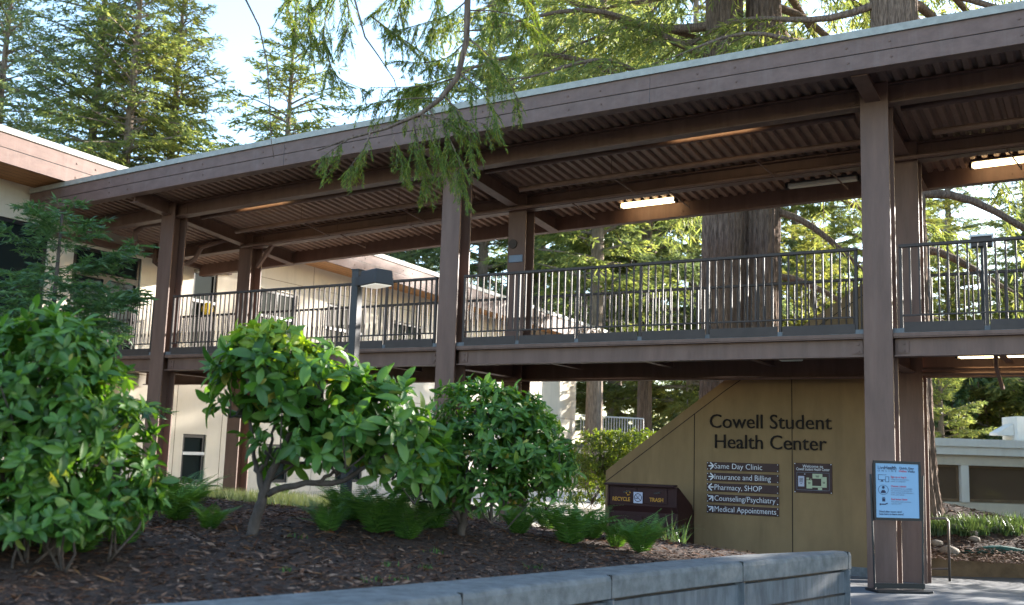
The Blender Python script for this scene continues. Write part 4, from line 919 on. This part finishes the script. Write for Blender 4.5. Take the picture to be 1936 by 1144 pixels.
# --- three rhododendron shrubs
D2 = 9.0; b2 = bedhit(475, 1012)
D2 = float((b2 - CAM) @ cF)
p = lambda x, y, dd=0: at(x, y, D2 + dd)
k = K(D2)
bush("rhododendron", "broad leaved green shrub with a bare leaning trunk, in the middle of the bed",
     [(p(500, 705), (95 * k, .45, 85 * k)), (p(590, 740, .1), (130 * k, .55, 95 * k)), (p(690, 790, .1), (130 * k, .5, 100 * k)), (p(755, 850, .2), (85 * k, .4, 95 * k)), (p(560, 830, 0), (100 * k, .4, 70 * k)), (p(450, 740, .1), (60 * k, .35, 70 * k)), (p(800, 880, .2), (60 * k, .35, 75 * k)), (p(640, 850, -.1), (80 * k, .35, 60 * k))],
     300, .18, .40, L_RHODO, 11,
     stems=[([b2 + (0, 0, -.05), p(488, 965), p(500, 930), p(520, 880), p(560, 800)], .052, .02), ([p(505, 935), p(560, 912), p(640, 915), p(700, 880), p(760, 830)], .03, .012), ([p(500, 940), p(488, 890), p(478, 860), p(470, 780)], .03, .012), ([p(490, 890), p(505, 870), p(520, 800)], .02, .01), ([p(600, 912), p(650, 880), p(680, 820)], .018, .009)], base=tuple(b2), inner=.35)
b3 = bedhit(872, 1012); D3 = float((b3 - CAM) @ cF); k = K(D3); p = lambda x, y, dd=0: at(x, y, D3 + dd)
bush("rhododendron", "dense dark green rounded shrub with small pointed leaves, right hand one in the bed",
     [(p(930, 830), (140 * k, .6, 105 * k)), (p(880, 870, -.1), (110 * k, .5, 85 * k)), (p(1010, 870, .1), (75 * k, .45, 85 * k)), (p(900, 770, .1), (90 * k, .45, 55 * k)), (p(820, 890, -.1), (60 * k, .4, 75 * k)), (p(930, 930, -.1), (110 * k, .45, 45 * k)), (p(1045, 890, .1), (50 * k, .35, 70 * k)), (p(985, 800, .1), (60 * k, .35, 60 * k))],
     900, .105, .34, L_RHODO, 12, stems=[([b3 + (0, 0, -.05), p(876, 975), p(890, 930), p(920, 860)], .04, .015), ([p(874, 990), p(850, 950), p(850, 880)], .03, .012), ([p(878, 970), p(930, 940), p(970, 880)], .02, .01)], base=tuple(b3), inner=.5)
D1 = 6.9; k = K(D1); p = lambda x, y, dd=0: at(x, y, D1 + dd); b1 = bedhit(110, 1010)
b1 = np.array([*p(110, 1000)[:2], 0]); b1[2] = bed_z(b1[0], b1[1])
bush("rhododendron", "big bushy dark green shrub nearest the camera at the left edge",
     [(p(60, 770), (180 * k, .6, 195 * k)), (p(150, 830, .1), (130 * k, .55, 170 * k)), (p(-90, 800, .2), (200 * k, .6, 210 * k)), (p(200, 900, .1), (90 * k, .4, 90 * k)), (p(40, 880, 0), (170 * k, .5, 110 * k)), (p(90, 680, .2), (130 * k, .5, 100 * k)), (p(60, 965, -.2), (160 * k, .45, 60 * k)), (p(30, 995, -.3), (150 * k, .3, 38 * k)), (p(-80, 985, -.2), (120 * k, .4, 50 * k)), (p(130, 975, -.25), (90 * k, .3, 45 * k)), (p(215, 950, 0), (85 * k, .35, 55 * k)), (p(-60, 950, 0), (120 * k, .45, 70 * k))],
     1000, .125, .38, L_RHODO, 13, stems=[([b1 - (0, 0, .05), p(105, 960), p(80, 860)], .04, .02), ([b1 - (0, 0, .05), p(150, 960), p(180, 880)], .03, .015), ([b1 - (0, 0, .05), p(40, 960), p(-20, 860)], .03, .015)], base=tuple(b1), inner=.5)
# shoots on the middle shrub's top, a sun patch put into their colour
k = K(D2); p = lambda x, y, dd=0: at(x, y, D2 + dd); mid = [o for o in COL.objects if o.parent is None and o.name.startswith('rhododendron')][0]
tmp = bush("sunpatch_growth", "x", [(p(500, 668), (70 * k, .3, 45 * k)), (p(565, 690, 0), (70 * k, .3, 38 * k)), (p(470, 650), (35 * k, .2, 30 * k)), (p(520, 640, 0), (60 * k, .25, 25 * k))], 110, .13, .36, L_RHODO_SUN, 19, base=tuple(b2), inner=.6)
for c in list(tmp.children): c.name = 'sunpatch_' + c.name; c.parent = mid
bpy.data.objects.remove(tmp); mid['label'] = "broad leaved green shrub with leaves on top yellowed as a painted sun patch and a bare leaning trunk"
# --- hedge bush behind the sign wall's low end
p = lambda x, y, d=22.5: at(x, y, d); k = K(22.5)
bush("hedge", "sunlit yellow green clipped bush behind the low end of the mustard wall", [(p(1140, 865), (70 * k, .8, 55 * k)), (p(1200, 850), (70 * k, .8, 40 * k)), (p(1120, 920), (60 * k, .7, 60 * k)), (p(1190, 900), (60 * k, .8, 60 * k))], 1500, .10, .45, L_HEDGE, 14, k=(5, 8), tmpl=LEAFS, base=tuple(p(1150, 960)), inner=.4)
# --- ferns
def fern_mesh(nf, fl, seed):
    rs = np.random.default_rng(seed); parts = []
    for i in range(nf):
        az = 2 * math.pi * i / nf + rs.normal(0, .3); L = fl * rs.uniform(.7, 1.15); el = rs.uniform(.95, 1.42); o = np.array([math.cos(az), math.sin(az), 0])
        n = 24; t = np.linspace(.05, 1, n); arch = rs.uniform(.3, .6)
        Pc = np.outer(t * L * math.cos(el) + L * .35 * t * t, o); Pc[:, 2] = L * (t * math.sin(el) - arch * t * t)
        T = unit(np.gradient(Pc, axis=0)); sd = unit(np.cross(T, np.array([0, 0, 1.]))); up = np.cross(sd, T)
        ll = .24 * L * np.sin(np.clip(t * 1.05 + .12, 0, 1) * math.pi) ** .7 * (1 - .35 * t) + .012
        for s in (-1, 1):
            parts.append(inst(*DIAM, Pc, sd * s + T * .45 + np.array([0, 0, -.12]), up, ll, ll * .0 + .0165 * L / .6))
        q = np.column_stack([Pc, ]); 
        parts.append(inst(np.array([[0, .5, 0], [1.1, .5, 0], [1.1, -.5, 0], [0, -.5, 0]]), np.array([[0, 1, 2, 3]]), Pc[:-1], T[:-1], up[:-1], np.linalg.norm(np.diff(Pc, axis=0), axis=1), np.full(n - 1, .006)))
    V, F = join(parts); o = np_obj("fern", V, F, L_FERN); me = o.data; bpy.data.objects.remove(o); return me
FM = [fern_mesh(13, .66, 1), fern_mesh(11, .58, 2), fern_mesh(15, .64, 3)]
fspots = [(1078, 1030, 0, 1.0, "tall bright fern clump nearest the dark cabinet's left side"), (1035, 1000, 1, .8, "fern clump left of the tall bright one, beside the rounded dark shrub"), (1210, 1045, 2, .8, "low spreading fern in front of the dark recycling cabinet"), (1165, 1035, 1, .7, "small fern between the tall clump and the cabinet"), (1118, 1020, 0, .75, "fern clump directly left of the cabinet's low fern"),
          (715, 1010, 2, 1.05, "large dark fern under the middle shrub's right branches"), (770, 1020, 1, .85, "fern right of the large dark one below the middle shrub"), (660, 985, 0, .8, "fern left of the large dark one behind the middle trunk"),
          (230, 1030, 1, .8, "fern with long pale fronds sprawling under the big left shrub"), (335, 985, 2, .9, "feathery fern at the right foot of the big left shrub"), (395, 1000, 1, .6, "small fern between the left shrub and the leaning trunk"), (345, 955, 0, .9, "fern behind the left shrub near the brown column"), (820, 1000, 0, .8, "fern under the gap between the middle and right hand shrubs"), (980, 1010, 2, .7, "fern at the right foot of the rounded dark shrub"), (150, 1045, 2, .8, "pale fern nearest the camera under the left shrub"), (620, 1005, 1, .7, "fern leaning out left below the middle shrub")]
for i, (px, py, kk, s, d) in enumerate(fspots):
    b = bedhit(px, py); o = bpy.data.objects.new("fern", FM[kk]); o.location = (b[0], b[1], b[2] - .02); dist = (b - CAM) @ cF
    o.scale = (s * 1.25,) * 3; o.rotation_euler = (0, 0, i * 1.7); link(o); tag(o, d, "fern", "ferns on the bark bed")
for X, Y, kk, s, d in ((-14.6, 3.6, 0, .9, "fern below the lower window of the beige building"), (-14.2, 4.9, 1, .9, "fern right of the lower window of the beige building"), (-13.9, 2.9, 2, .7, "fern left of the lower window behind the left column")):
    o = bpy.data.objects.new("fern", FM[kk]); o.location = (X, Y, .42); o.scale = (s,) * 3; o.rotation_euler = (0, 0, X); link(o); tag(o, d, "fern", "ferns along the building")
# --- grasses (uncountable)
def grass(name, pts, hgt, mat, label, per, kind='stuff', cat='grass', wid=.012, spread=.5):
    rs = np.random.default_rng(len(pts)); P = np.repeat(np.array(pts, float), per, 0); n = len(P); P[:, :2] += rs.normal(0, .04, (n, 2))
    az = rs.uniform(0, 6.28, n); tl = rs.uniform(.1, spread, n); L = hgt * rs.uniform(.5, 1.2, n)
    parts = []
    o = np.column_stack([np.cos(az), np.sin(az), np.zeros(n)]); sd = np.column_stack([-np.sin(az), np.cos(az), np.zeros(n)])
    V = []; ts = [0, .35, .7, 1]
    for t in ts:
        c = P + o * (L * tl * t * (.4 + .9 * t))[:, None]; c[:, 2] += L * (t - .35 * tl * t * t * 1.6); w_ = wid * (1 - t * .9) * .5
        V += [c - sd * w_, c + sd * w_]
    V = np.stack(V, 1); F = np.array([[0, 1, 3, 2], [2, 3, 5, 4], [4, 5, 7, 6]])[None] + (np.arange(n) * 8)[:, None, None]
    ob = np_obj(name, V.reshape(-1, 3), F.reshape(-1, 4), mat); tag(ob, label, cat, kind=kind); return ob
rs = np.random.default_rng(3); gp = []
for _ in range(2200):
    x = rs.uniform(-15.9, -5.5); y = rs.uniform(-3.4, 2.4)
    if (x - .1) * -3.7 + (y + 2.3) * -6.1 > 4: gp.append((x, y, bed_z(x, y) - .01))
grass("grass", gp, .26, L_GRASS, "pale tussocky grass strip behind the shrubs", 26, wid=.009)
b = bedhit(1285, 1052, lambda x, y: x * 0 + .40); gp = [(b[0] + rs.normal(0, .10), b[1] + rs.normal(0, .10), .42) for _ in range(9)]
grass("strap_leaf_plant", gp, .45, L_LILY, "tuft of long strappy leaves at the planter wall's far end before the mustard wall", 7, kind=None, cat="plant", wid=.022, spread=.7)
gp = []
for _ in range(170):
    px, py = rs.uniform(1762, 1936), rs.uniform(990, 1014); q = bedhit(px, py, mulch_z, 14, 30); gp.append(tuple(q))
grass("strap_leaf_grass", gp, .24, L_LILY, "strappy green grass clumps on the bark slope at right", 12, wid=.022, spread=.8)
gp = [(bedhit(*q)) for q in ((565, 1018), (820, 1045), (795, 1075), (735, 1070), (540, 1080), (700, 1100), (745, 1098), (1010, 1075))]
grass("weeds", [tuple(q) for q in gp], .05, L_FERN, "tiny green weeds sprouting through the bark chips", 14, wid=.012, spread=.9)

# --- sapling behind the left shrub
b = at(118, 1000, 10.4); zb = float(bed_z(b[0], b[1])); top = at(118, 405, 10.4)
conifer("redwood_sapling", "young dark green conifer sapling standing behind the big left shrub", (top[0], top[1], zb), float(top[2] - zb), .35, 1.2, 58, .032, 21, L_SAPL, leaf=.085, wid=.2, lsp=.0085, bark=STEM, ssp=.085, e0=.15, droop=.35, shape=.62, hang=.2, spread=1.0)

# --- big redwoods behind the bridge
def big_redwood(px, py, d, trunks, label, seed, H=34, crown=True, cb=8.0):
    b = at(px, py, d); base = np.array([b[0], b[1], 0.25])
    return base
def stem_at(pxs, d, r, name, parent, seed, zb=.2, zt=30, flare=.35, mat=BARK):
    """trunk through pixel columns: bottom px at y~720, top px at y~0"""
    a = at(pxs[0], 720, d); c = at(pxs[1], 0, d); sl = (c[:2] - a[:2]) / (c[2] - a[2])
    f = lambda z: np.array([*(a[:2] + sl * (z - a[2])), z])
    return bark_trunk(name, [f(zb), f(zb + 3), f(8), f(14), f(zt)], [r * 1.05, r * 1.0, r * .95, r * .85, r * .35], mat, parent, ridges=18, amp=.10, seed=seed, n=120, m_=220, flare=flare), f
d1 = 21.5
r1 = empty("twin_redwood", tuple(np.array([*at(1405, 720, d1)[:2], .2])), "huge twin trunked redwood with furrowed bark behind the bridge, left of the right column", "tree")
t1, f1 = stem_at((1363, 1369), d1, 33 * K(d1), "trunk", r1, 31); t1b, f1b = stem_at((1437, 1443), d1 + .35, 36 * K(d1), "trunk", r1, 32)
d2_ = 19.3
r2 = empty("single_redwood", tuple(np.array([*at(1712, 930, d2_)[:2], .6])), "massive single redwood trunk rising behind the right column", "tree")
t2, f2 = stem_at((1714, 1690), d2_, 42 * K(d2_), "trunk", r2, 33, zb=.45, flare=.45)
def limbs_for(root, fs, spec, seed, mat, leaf=.22, lsp=.05, ssp=.16, wid=.16, hang=.55, droop2=.35):
    """spec: (which trunk, z, azimuth, length, elev, droop)"""
    rs = np.random.default_rng(seed); mb = MB(); ST = []; DR = []; LN = []
    for (w_, z, az, L, e, dp) in spec:
        o = np.array([math.cos(az), math.sin(az), 0]); sd = np.array([-o[1], o[0], 0]); t = np.linspace(0, 1, 14); b_ = rs.normal(0, .12)
        P = fs[w_](z) + np.outer(t * L * math.cos(e), o) + np.outer(b_ * L * t * t, sd); P[:, 2] += L * (t * math.sin(e) - dp * t * t + .05 * np.sin(t * 7 + az))
        mb.tube(list(P), list((.03 + .011 * L) * (1 - .88 * t)), 8, caps=False)
        T = unit(np.gradient(P, axis=0)); ns = int(L / ssp); tt = rs.uniform(.28, 1, ns); sg = rs.choice([-1, 1], ns)
        Pp = np.column_stack([np.interp(tt, t, P[:, i]) for i in range(3)]); Tt = unit(np.column_stack([np.interp(tt, t, T[:, i]) for i in range(3)]))
        sd2 = unit(np.cross(Tt, np.array([0, 0, 1.]))); ln = rs.uniform(.5, 1.5, ns) * (1.15 - .6 * tt)
        d = unit(Tt * .7 + sd2 * sg[:, None] * rs.uniform(.3, 1, (ns, 1)) + np.column_stack([np.zeros(ns), np.zeros(ns), rs.uniform(-.7, .0, ns)]))
        for i in range(0, ns, 3): q = Pp[i] + d[i] * ln[i]; q[2] -= .2 * ln[i]; mb.tube([Pp[i], (Pp[i] + q) / 2 + (0, 0, .03), q], [.014, .009, .004], 4, caps=False)
        # secondary sprays off each twig
        for _ in range(3):
            u = rs.uniform(.2, 1, ns); s2 = Pp + d * (ln * u)[:, None]; s2[:, 2] -= .2 * ln * u * u
            d3 = unit(d * .6 + np.cross(d, rs.normal(size=(ns, 3))) * .8 + np.array([0, 0, -.35])); ST.append(s2); DR.append(d3); LN.append(ln * rs.uniform(.3, .6, ns))
        ST.append(Pp); DR.append(d); LN.append(ln)
    mb.build("limbs", BARK, root, smooth=True)
    V, F = foliage_from_subs(np.concatenate(ST), np.concatenate(DR), np.concatenate(LN), rs, leaf, wid, lsp, hang=hang, droop=droop2, spread=1.0)
    np_obj("crown", V, F, mat, root)
rs = np.random.default_rng(77)
vl = math.atan2(cR[1], cR[0])   # azimuth of image right
sp = [(0, 9.2, vl + math.pi + .1, 6.5, .05, .05), (0, 10.4, vl + math.pi - .3, 7, .25, .1), (0, 11.3, vl + math.pi + .35, 7, .1, .15), (0, 12.3, vl + math.pi - .1, 6, .1, .2), (0, 8.3, vl + math.pi + .5, 5.5, .3, .3), (0, 13.5, vl + math.pi + .6, 6, .0, .2), (0, 9.8, vl + math.pi - .9, 6, .1, .2),
      (1, 5.2, vl + .1, 4.5, -.15, .05), (1, 6.6, vl - .1, 5, -.4, .1), (1, 8.8, vl + .2, 5.5, .15, .15), (1, 9.6, vl - .2, 6, .2, .15), (1, 10.6, vl + .5, 6, .1, .2), (1, 11.8, vl + .1, 6, .1, .2), (1, 13, vl - .4, 6, .0, .2), (1, 7.6, vl + .5, 5, .0, .2)]
sp += [(int(rs.integers(0, 2)), rs.uniform(8.5, 20), vl + rs.uniform(-.35, math.pi + .35), rs.uniform(4, 7), rs.uniform(-.1, .3), rs.uniform(.1, .3)) for _ in range(44)]
for w_ in (0, 1): limbs_for(r1, [f1, f1b], [q for q in sp if q[0] == w_], 41 + 10 * w_, L_RED)
sp = [(0, 9.0, vl + math.pi, 4.5, .1, .15), (0, 9.8, vl + .2, 5, .2, .15), (0, 8.6, vl - .3, 6, .25, .1), (0, 7.4, vl + .25, 6, .1, .35), (0, 6.2, vl + .1, 6, .05, .3), (0, 10.6, vl + .6, 6, .1, .2), (0, 5.2, vl + .4, 5.5, .1, .3), (0, 7.9, vl - .1, 7, .0, .25), (0, 11.2, vl - .5, 6, .1, .2), (0, 12.2, vl + .1, 6, .1, .2), (0, 10, vl + math.pi - .5, 5, .1, .2)]
sp += [(0, rs.uniform(8.5, 20), vl + rs.uniform(-.35, math.pi + .35), rs.uniform(4, 7), rs.uniform(-.1, .3), rs.uniform(.1, .3)) for _ in range(34)]
limbs_for(r2, [f2], sp, 42, L_RED)

# --- overhanging redwood branch in the foreground (its tree stands out of the picture to the left)
def overhang():
    d0 = 11.0; P = [at(x, y, d) for x, y, d in ((900, -420, 10.6), (888, -150, 10.8), (884, 0, d0), (882, 77, d0), (865, 146, d0), (835, 185, d0), (796, 215, d0), (730, 243, d0 + .1), (660, 262, d0 + .2), (600, 285, d0 + .3))]
    r = empty("hanging_redwood_branch", tuple(P[2]), "drooping redwood bough hanging down in front of the roof edge, top centre", "branch")
    mb = MB(); mb.tube(P, [.05, .04, .034, .032, .030, .027, .022, .016, .011, .006], 8)
    twigs = []
    def tw(*pts): twigs.append([at(*q) for q in pts])
    # (px,py,depth) hand laid main twigs
    tw((884, 20, d0), (930, 20, d0 + .1), (980, 30, d0 + .3), (1020, 60, d0 + .4)); tw((882, 70, d0), (920, 100, d0), (960, 150, d0 + .1), (985, 200, d0 + .2)); tw((870, 140, d0), (910, 170, d0 - .1), (935, 215, d0 - .1), (940, 245, d0 - .1))
    tw((840, 180, d0), (870, 215, d0 - .2), (890, 265, d0 - .2), (895, 310, d0 - .2)); tw((810, 205, d0), (850, 260, d0 - .2), (870, 310, d0 - .2), (878, 360, d0 - .2)); tw((796, 215, d0), (815, 260, d0 - .1), (835, 300, d0 - .1), (850, 335, d0 - .1))
    tw((780, 225, d0), (790, 270, d0), (800, 310, d0), (805, 345, d0)); tw((740, 240, d0 + .1), (745, 270, d0), (760, 295, d0), (765, 310, d0)); tw((700, 250, d0 + .1), (690, 280, d0), (670, 305, d0), (655, 325, d0)); tw((660, 262, d0 + .2), (640, 275, d0 + .2), (618, 290, d0 + .2), (608, 300, d0 + .2))
    tw((884, 0, d0), (850, 30, d0 + .2), (800, 45, d0 + .3), (740, 60, d0 + .5)); tw((882, 77, d0), (850, 110, d0 + .2), (800, 120, d0 + .4), (760, 115, d0 + .5)); tw((865, 146, d0), (820, 160, d0 + .3), (770, 165, d0 + .5), (700, 165, d0 + .7))
    tw((835, 185, d0), (790, 185, d0 + .2), (730, 190, d0 + .4), (680, 200, d0 + .5)); tw((884, -100, d0), (930, -60, d0 + .2), (980, -20, d0 + .3), (1000, 10, d0 + .4)); tw((886, -120, d0), (820, -60, d0 + .3), (750, -10, d0 + .5), (700, 30, d0 + .6)); tw((888, -160, d0), (760, -100, d0 + .4), (650, -40, d0 + .6), (600, 10, d0 + .7))
    tw((890, -220, d0), (720, -140, d0 + .4), (600, -70, d0 + .6), (540, 10, d0 + .8)); tw((660, -40, d0 + .6), (620, 20, d0 + .6), (610, 60, d0 + .6), (618, 95, d0 + .6)); tw((600, -70, d0 + .6), (580, 30, d0 + .7), (590, 70, d0 + .7), (585, 105, d0 + .7)); tw((700, 30, d0 + .6), (740, 60, d0 + .6), (800, 100, d0 + .6), (850, 130, d0 + .6))
    tw((1000, -60, d0 + .5), (1010, 10, d0 + .5), (990, 60, d0 + .4), (975, 110, d0 + .4)); tw((940, -80, d0 + .3), (950, -20, d0 + .3), (935, 40, d0 + .3), (925, 90, d0 + .3)); tw((820, -60, d0 + .3), (830, 10, d0 + .3), (815, 60, d0 + .3), (800, 100, d0 + .3)); tw((760, -100, d0 + .4), (765, -20, d0 + .4), (750, 40, d0 + .4), (745, 75, d0 + .4)); tw((650, -40, d0 + .6), (660, 20, d0 + .6), (655, 60, d0 + .6), (650, 85, d0 + .6)); tw((540, 10, d0 + .8), (555, 40, d0 + .8), (560, 70, d0 + .8), (575, 90, d0 + .8))
    tw((618, 95, d0 + .6), (625, 125, d0 + .6), (640, 150, d0 + .6), (690, 170, d0 + .6)); tw((796, 215, d0), (830, 225, d0 - .1), (870, 225, d0 - .1), (920, 235, d0 - .1))
    rs = np.random.default_rng(9); ST = []; DR = []; LN = []
    for pts in twigs:
        pts = np.array(pts); t = np.linspace(0, 1, 12); s = np.linspace(0, 1, len(pts)); q = np.column_stack([np.interp(t, s, pts[:, i]) for i in range(3)]); q[1:-1] = (q[:-2] + 2 * q[1:-1] + q[2:]) / 4
        mb.tube(list(q), list(np.linspace(.010, .003, 12)), 5, caps=False)
        T = unit(np.gradient(q, axis=0)); Lq = np.linalg.norm(np.diff(q, axis=0), axis=1).sum(); n = int(Lq / .030)
        tt = rs.uniform(.08, 1, n); Pp = np.column_stack([np.interp(tt, t, q[:, i]) for i in range(3)]); Tt = unit(np.column_stack([np.interp(tt, t, T[:, i]) for i in range(3)]))
        ln = rs.uniform(.12, .36, n) * (1.1 - .4 * tt); rd = unit(np.cross(Tt, rs.normal(size=(n, 3)))); d = unit(Tt * .7 + rd * .7 + np.array([0, 0, -.75]))
        ST.append(Pp); DR.append(d); LN.append(ln)
        for i in range(0, n, 2): mb.tube([Pp[i], Pp[i] + d[i] * ln[i] - (0, 0, .1 * ln[i])], [.003, .0015], 4, caps=False)
    mb.build("bough", BARK, r, smooth=True)
    V, F = foliage_from_subs(np.concatenate(ST), np.concatenate(DR), np.concatenate(LN), rs, .056, .13, .0038, hang=.6, droop=.35, spread=.95)
    np_obj("needles", V, F, L_BOUGH, r)
    # bare dangling twigs
    for nm_, pts in (("bare hanging twig at the left of the bough against the pale sky", [(460, -10), (490, 50), (505, 120), (510, 200), (512, 260), (518, 300)]), ("thin curved bare twig left of the bough's centre", [(668, -10), (690, 70), (715, 105), (745, 150), (757, 190)])):
        o = MB().tube([at(x, y, 11.2) for x, y in pts], list(np.linspace(.011, .003, len(pts))), 6).build("bare_twig", BARK, None, smooth=True); tag(o, nm_, "twig")
overhang()

# --- background conifers
def bgtree(px, d, top_py, rpx, seed, mat, label, trpx=14, cbpy=860, nb=90, leaf=.32, lsp=.034, shape=.8, lean=(0, 0), group="conifers in the background", e0=.05, droop=.25, ssp=.34, wid=.22, bark=BARKL, thin=1, zb=.3, topz=None):
    b = at(px, 850, d); H = at(px, top_py, d)[2] - zb; cb = max(.6, at(px, cbpy, d)[2] - zb)
    return conifer("conifer", label, (b[0], b[1], zb), H, cb, rpx * K(d), int(nb * 1.5), trpx * K(d), seed, mat, leaf=leaf, lsp=lsp, shape=shape, lean=lean, group=group, e0=e0, droop=droop, ssp=ssp, wid=wid, bark=bark, thin=thin, topz=topz)
bgtree(120, 44, -420, 230, 101, L_REDD, "tall dark blue green conifer at the far left above the roof", nb=130, cbpy=420, lsp=.05, thin=.95, leaf=.27)
bgtree(190, 42, -330, 190, 102, L_RED, "tall conifer with a pale straight trunk, middle of the three left of the sky gap", nb=130, cbpy=420, bark=BARKL, lsp=.05, thin=.95, leaf=.27)
bgtree(278, 45, -150, 165, 103, L_REDY, "golden green conifer nearest the sky gap, right of the three at left", nb=120, cbpy=420, lsp=.05, thin=.95, leaf=.27)
bgtree(505, 40, -60, 175, 104, L_RED, "open airy conifer standing alone in the sky gap left of the hanging bough", nb=80, cbpy=420, shape=.75, lsp=.05, thin=.95, leaf=.275)
bgtree(-70, 48, -300, 230, 105, L_REDD, "dark conifer cut by the left picture edge", nb=100, cbpy=420, lsp=.05, thin=.95, leaf=.27)
# behind the bridge
bgtree(1122, 41, -500, 210, 111, L_RED, "conifer with a thick grey trunk seen below the bridge right of the white wall", trpx=17, cbpy=600, nb=75, droop=.15)
bgtree(1218, 47, -500, 260, 112, L_REDD, "conifer with a reddish trunk seen below the bridge, above the clipped bush", trpx=15, cbpy=700, nb=100, bark=BARK, droop=.1)
bgtree(900, 62, -250, 230, 113, L_REDD, "dark conifer behind the middle columns beyond the roof", nb=110, cbpy=760)
bgtree(1010, 66, -420, 220, 114, L_RED, "conifer between the middle columns and the grey trunk tree", nb=110, cbpy=760)
bgtree(1310, 60, -500, 240, 115, L_REDY, "golden backlit conifer just left of the twin redwood", nb=120, cbpy=800)
bgtree(1540, 52, 400, 190, 116, L_REDY, "golden backlit conifer between the twin redwood and the right column", nb=70, cbpy=860)
bgtree(1650, 70, -300, 210, 117, L_RED, "green conifer far behind the right column", nb=90, cbpy=800)
bgtree(1800, 46, 400, 170, 118, L_REDY, "golden conifer behind the right railing", nb=60, cbpy=860)
bgtree(1960, 44, 380, 180, 119, L_RED, "green conifer at the right picture edge", nb=60, cbpy=860)
bgtree(1440, 75, -300, 230, 120, L_REDD, "distant dark conifer behind the twin redwood", nb=90, cbpy=820)
bgtree(760, 70, 120, 160, 121, L_REDD, "distant conifer top above the roof left of the bough", nb=80, cbpy=600)
bgtree(1160, 80, -100, 220, 122, L_REDD, "distant conifer between the two lower trunks", nb=90, cbpy=860)
# broadleaf trees at lower right beyond the white building
def broadleaf(px, d, cy_, rx, ry, seed, label):
    c = at(px, cy_, d); k = K(d); ez = []
    rs = np.random.default_rng(seed); b = np.array([c[0], c[1], .2])
    for _ in range(12): ez.append((c + np.array([rs.normal(0, rx * k * .5), rs.normal(0, 1.0), rs.normal(0, ry * k * .5)]), (rx * k * .42, 1.4, ry * k * .42)))
    stems = [([b, b + (0, 0, 1.5), c + (rs.normal(0, .3), 0, 0)], .16, .06)] + [([b + (0, 0, 1.2), (b + e[0]) / 2 + (0, 0, .4), e[0]], .09, .03) for e in ez[:7]]
    bush("oak_tree", label, ez, 1500, .20, .5, L_OAK, seed, stems=stems, k=(5, 8), tmpl=LEAFS, cat="tree", group="broadleaf trees beyond the white building", base=tuple(b), inner=.25, stemmat=BARKL)
broadleaf(1790, 44, 770, 90, 75, 201, "round dark broadleaf tree above the left part of the white building")
broadleaf(1880, 46, 760, 95, 80, 202, "broadleaf tree above the middle of the white building beside the roof vent")
broadleaf(1975, 45, 760, 90, 85, 203, "broadleaf tree at the picture edge above the white building")

# distant stand of conifers: copies of the background trees, each one a tree of its own
src = [o for o in COL.objects if o.parent is None and o.name.startswith("conifer")]
def copy_tree(o, loc, rz, sc, label, group):
    c = o.copy(); COL.objects.link(c); c.location = loc; c.rotation_euler = (0, 0, rz); c.scale = (sc,) * 3; c['label'] = label; c['group'] = group
    for ch in list(o.children):
        d = ch.copy(); COL.objects.link(d); d.parent = c
    return c
rs = np.random.default_rng(55); k = 0
for px in range(830, 2120, 75):
    d = 84 + 14 * (k % 3) + rs.uniform(-3, 3); b = at(px, 850, d)
    copy_tree(src[(k * 5) % len(src)], (b[0], b[1], .2), rs.uniform(0, 6.28), rs.uniform(.8, 1.0), "distant conifer in the far stand behind the bridge", "far stand of conifers"); k += 1
# conifers standing right of the picture; they shade the paving and the shrubs
for i, (X, Y, q) in enumerate(((12.6, 11, 0), (14, 15.5, 3), (6.0, 21, 5), (15, 8.5, 7), (16, 21, 2), (18, 15, 4), (20, 9, 6))):
    t = src[q + 5]; c = copy_tree(t, (X, Y, -.2), i * 1.1, .62, "conifer standing to the right beyond the bridge's right bay", "conifers right of the bridge")

for i, (X, Y, q, sc) in enumerate(((7.9, 8.4, 10, .8), (10.2, 8.0, 12, .55), (9.2, 11.4, 13, .6), (13, 11, 10, .6), (12.2, 7, 13, .5))):  # low trees added out of view to keep sun off the paving
    copy_tree(src[q], (X, Y, -.2), i * 1.3, sc, "short bushy conifer added out of view at right to shade the paving", "added shade conifers right of the bridge")
for i, (X, Y, q, sc, d) in enumerate(((-5.6, 19.5, 12, .42, "short young conifer behind the twin redwood's right edge"), (-2.6, 23.5, 13, .46, "short young conifer behind the right column beyond the stairs"), (-8.8, 24.5, 10, .42, "short young conifer left of the twin redwood"))):
    copy_tree(src[q], (X, Y, .2), i * 1.3, sc, d, "short young conifers behind the bridge")
for i, (X, Y, sc) in enumerate(((2.4, 40, 1.0), (4.5, 50, 1.05), (5.5, 44, .9))):  # sparse trees added out of view to break up sun on the facade
    copy_tree(src[3], (X, Y, .0), 1 + i * 1.9, sc, "airy conifer added out of view beyond the white building to dapple the facade", "added conifers dappling the facade")
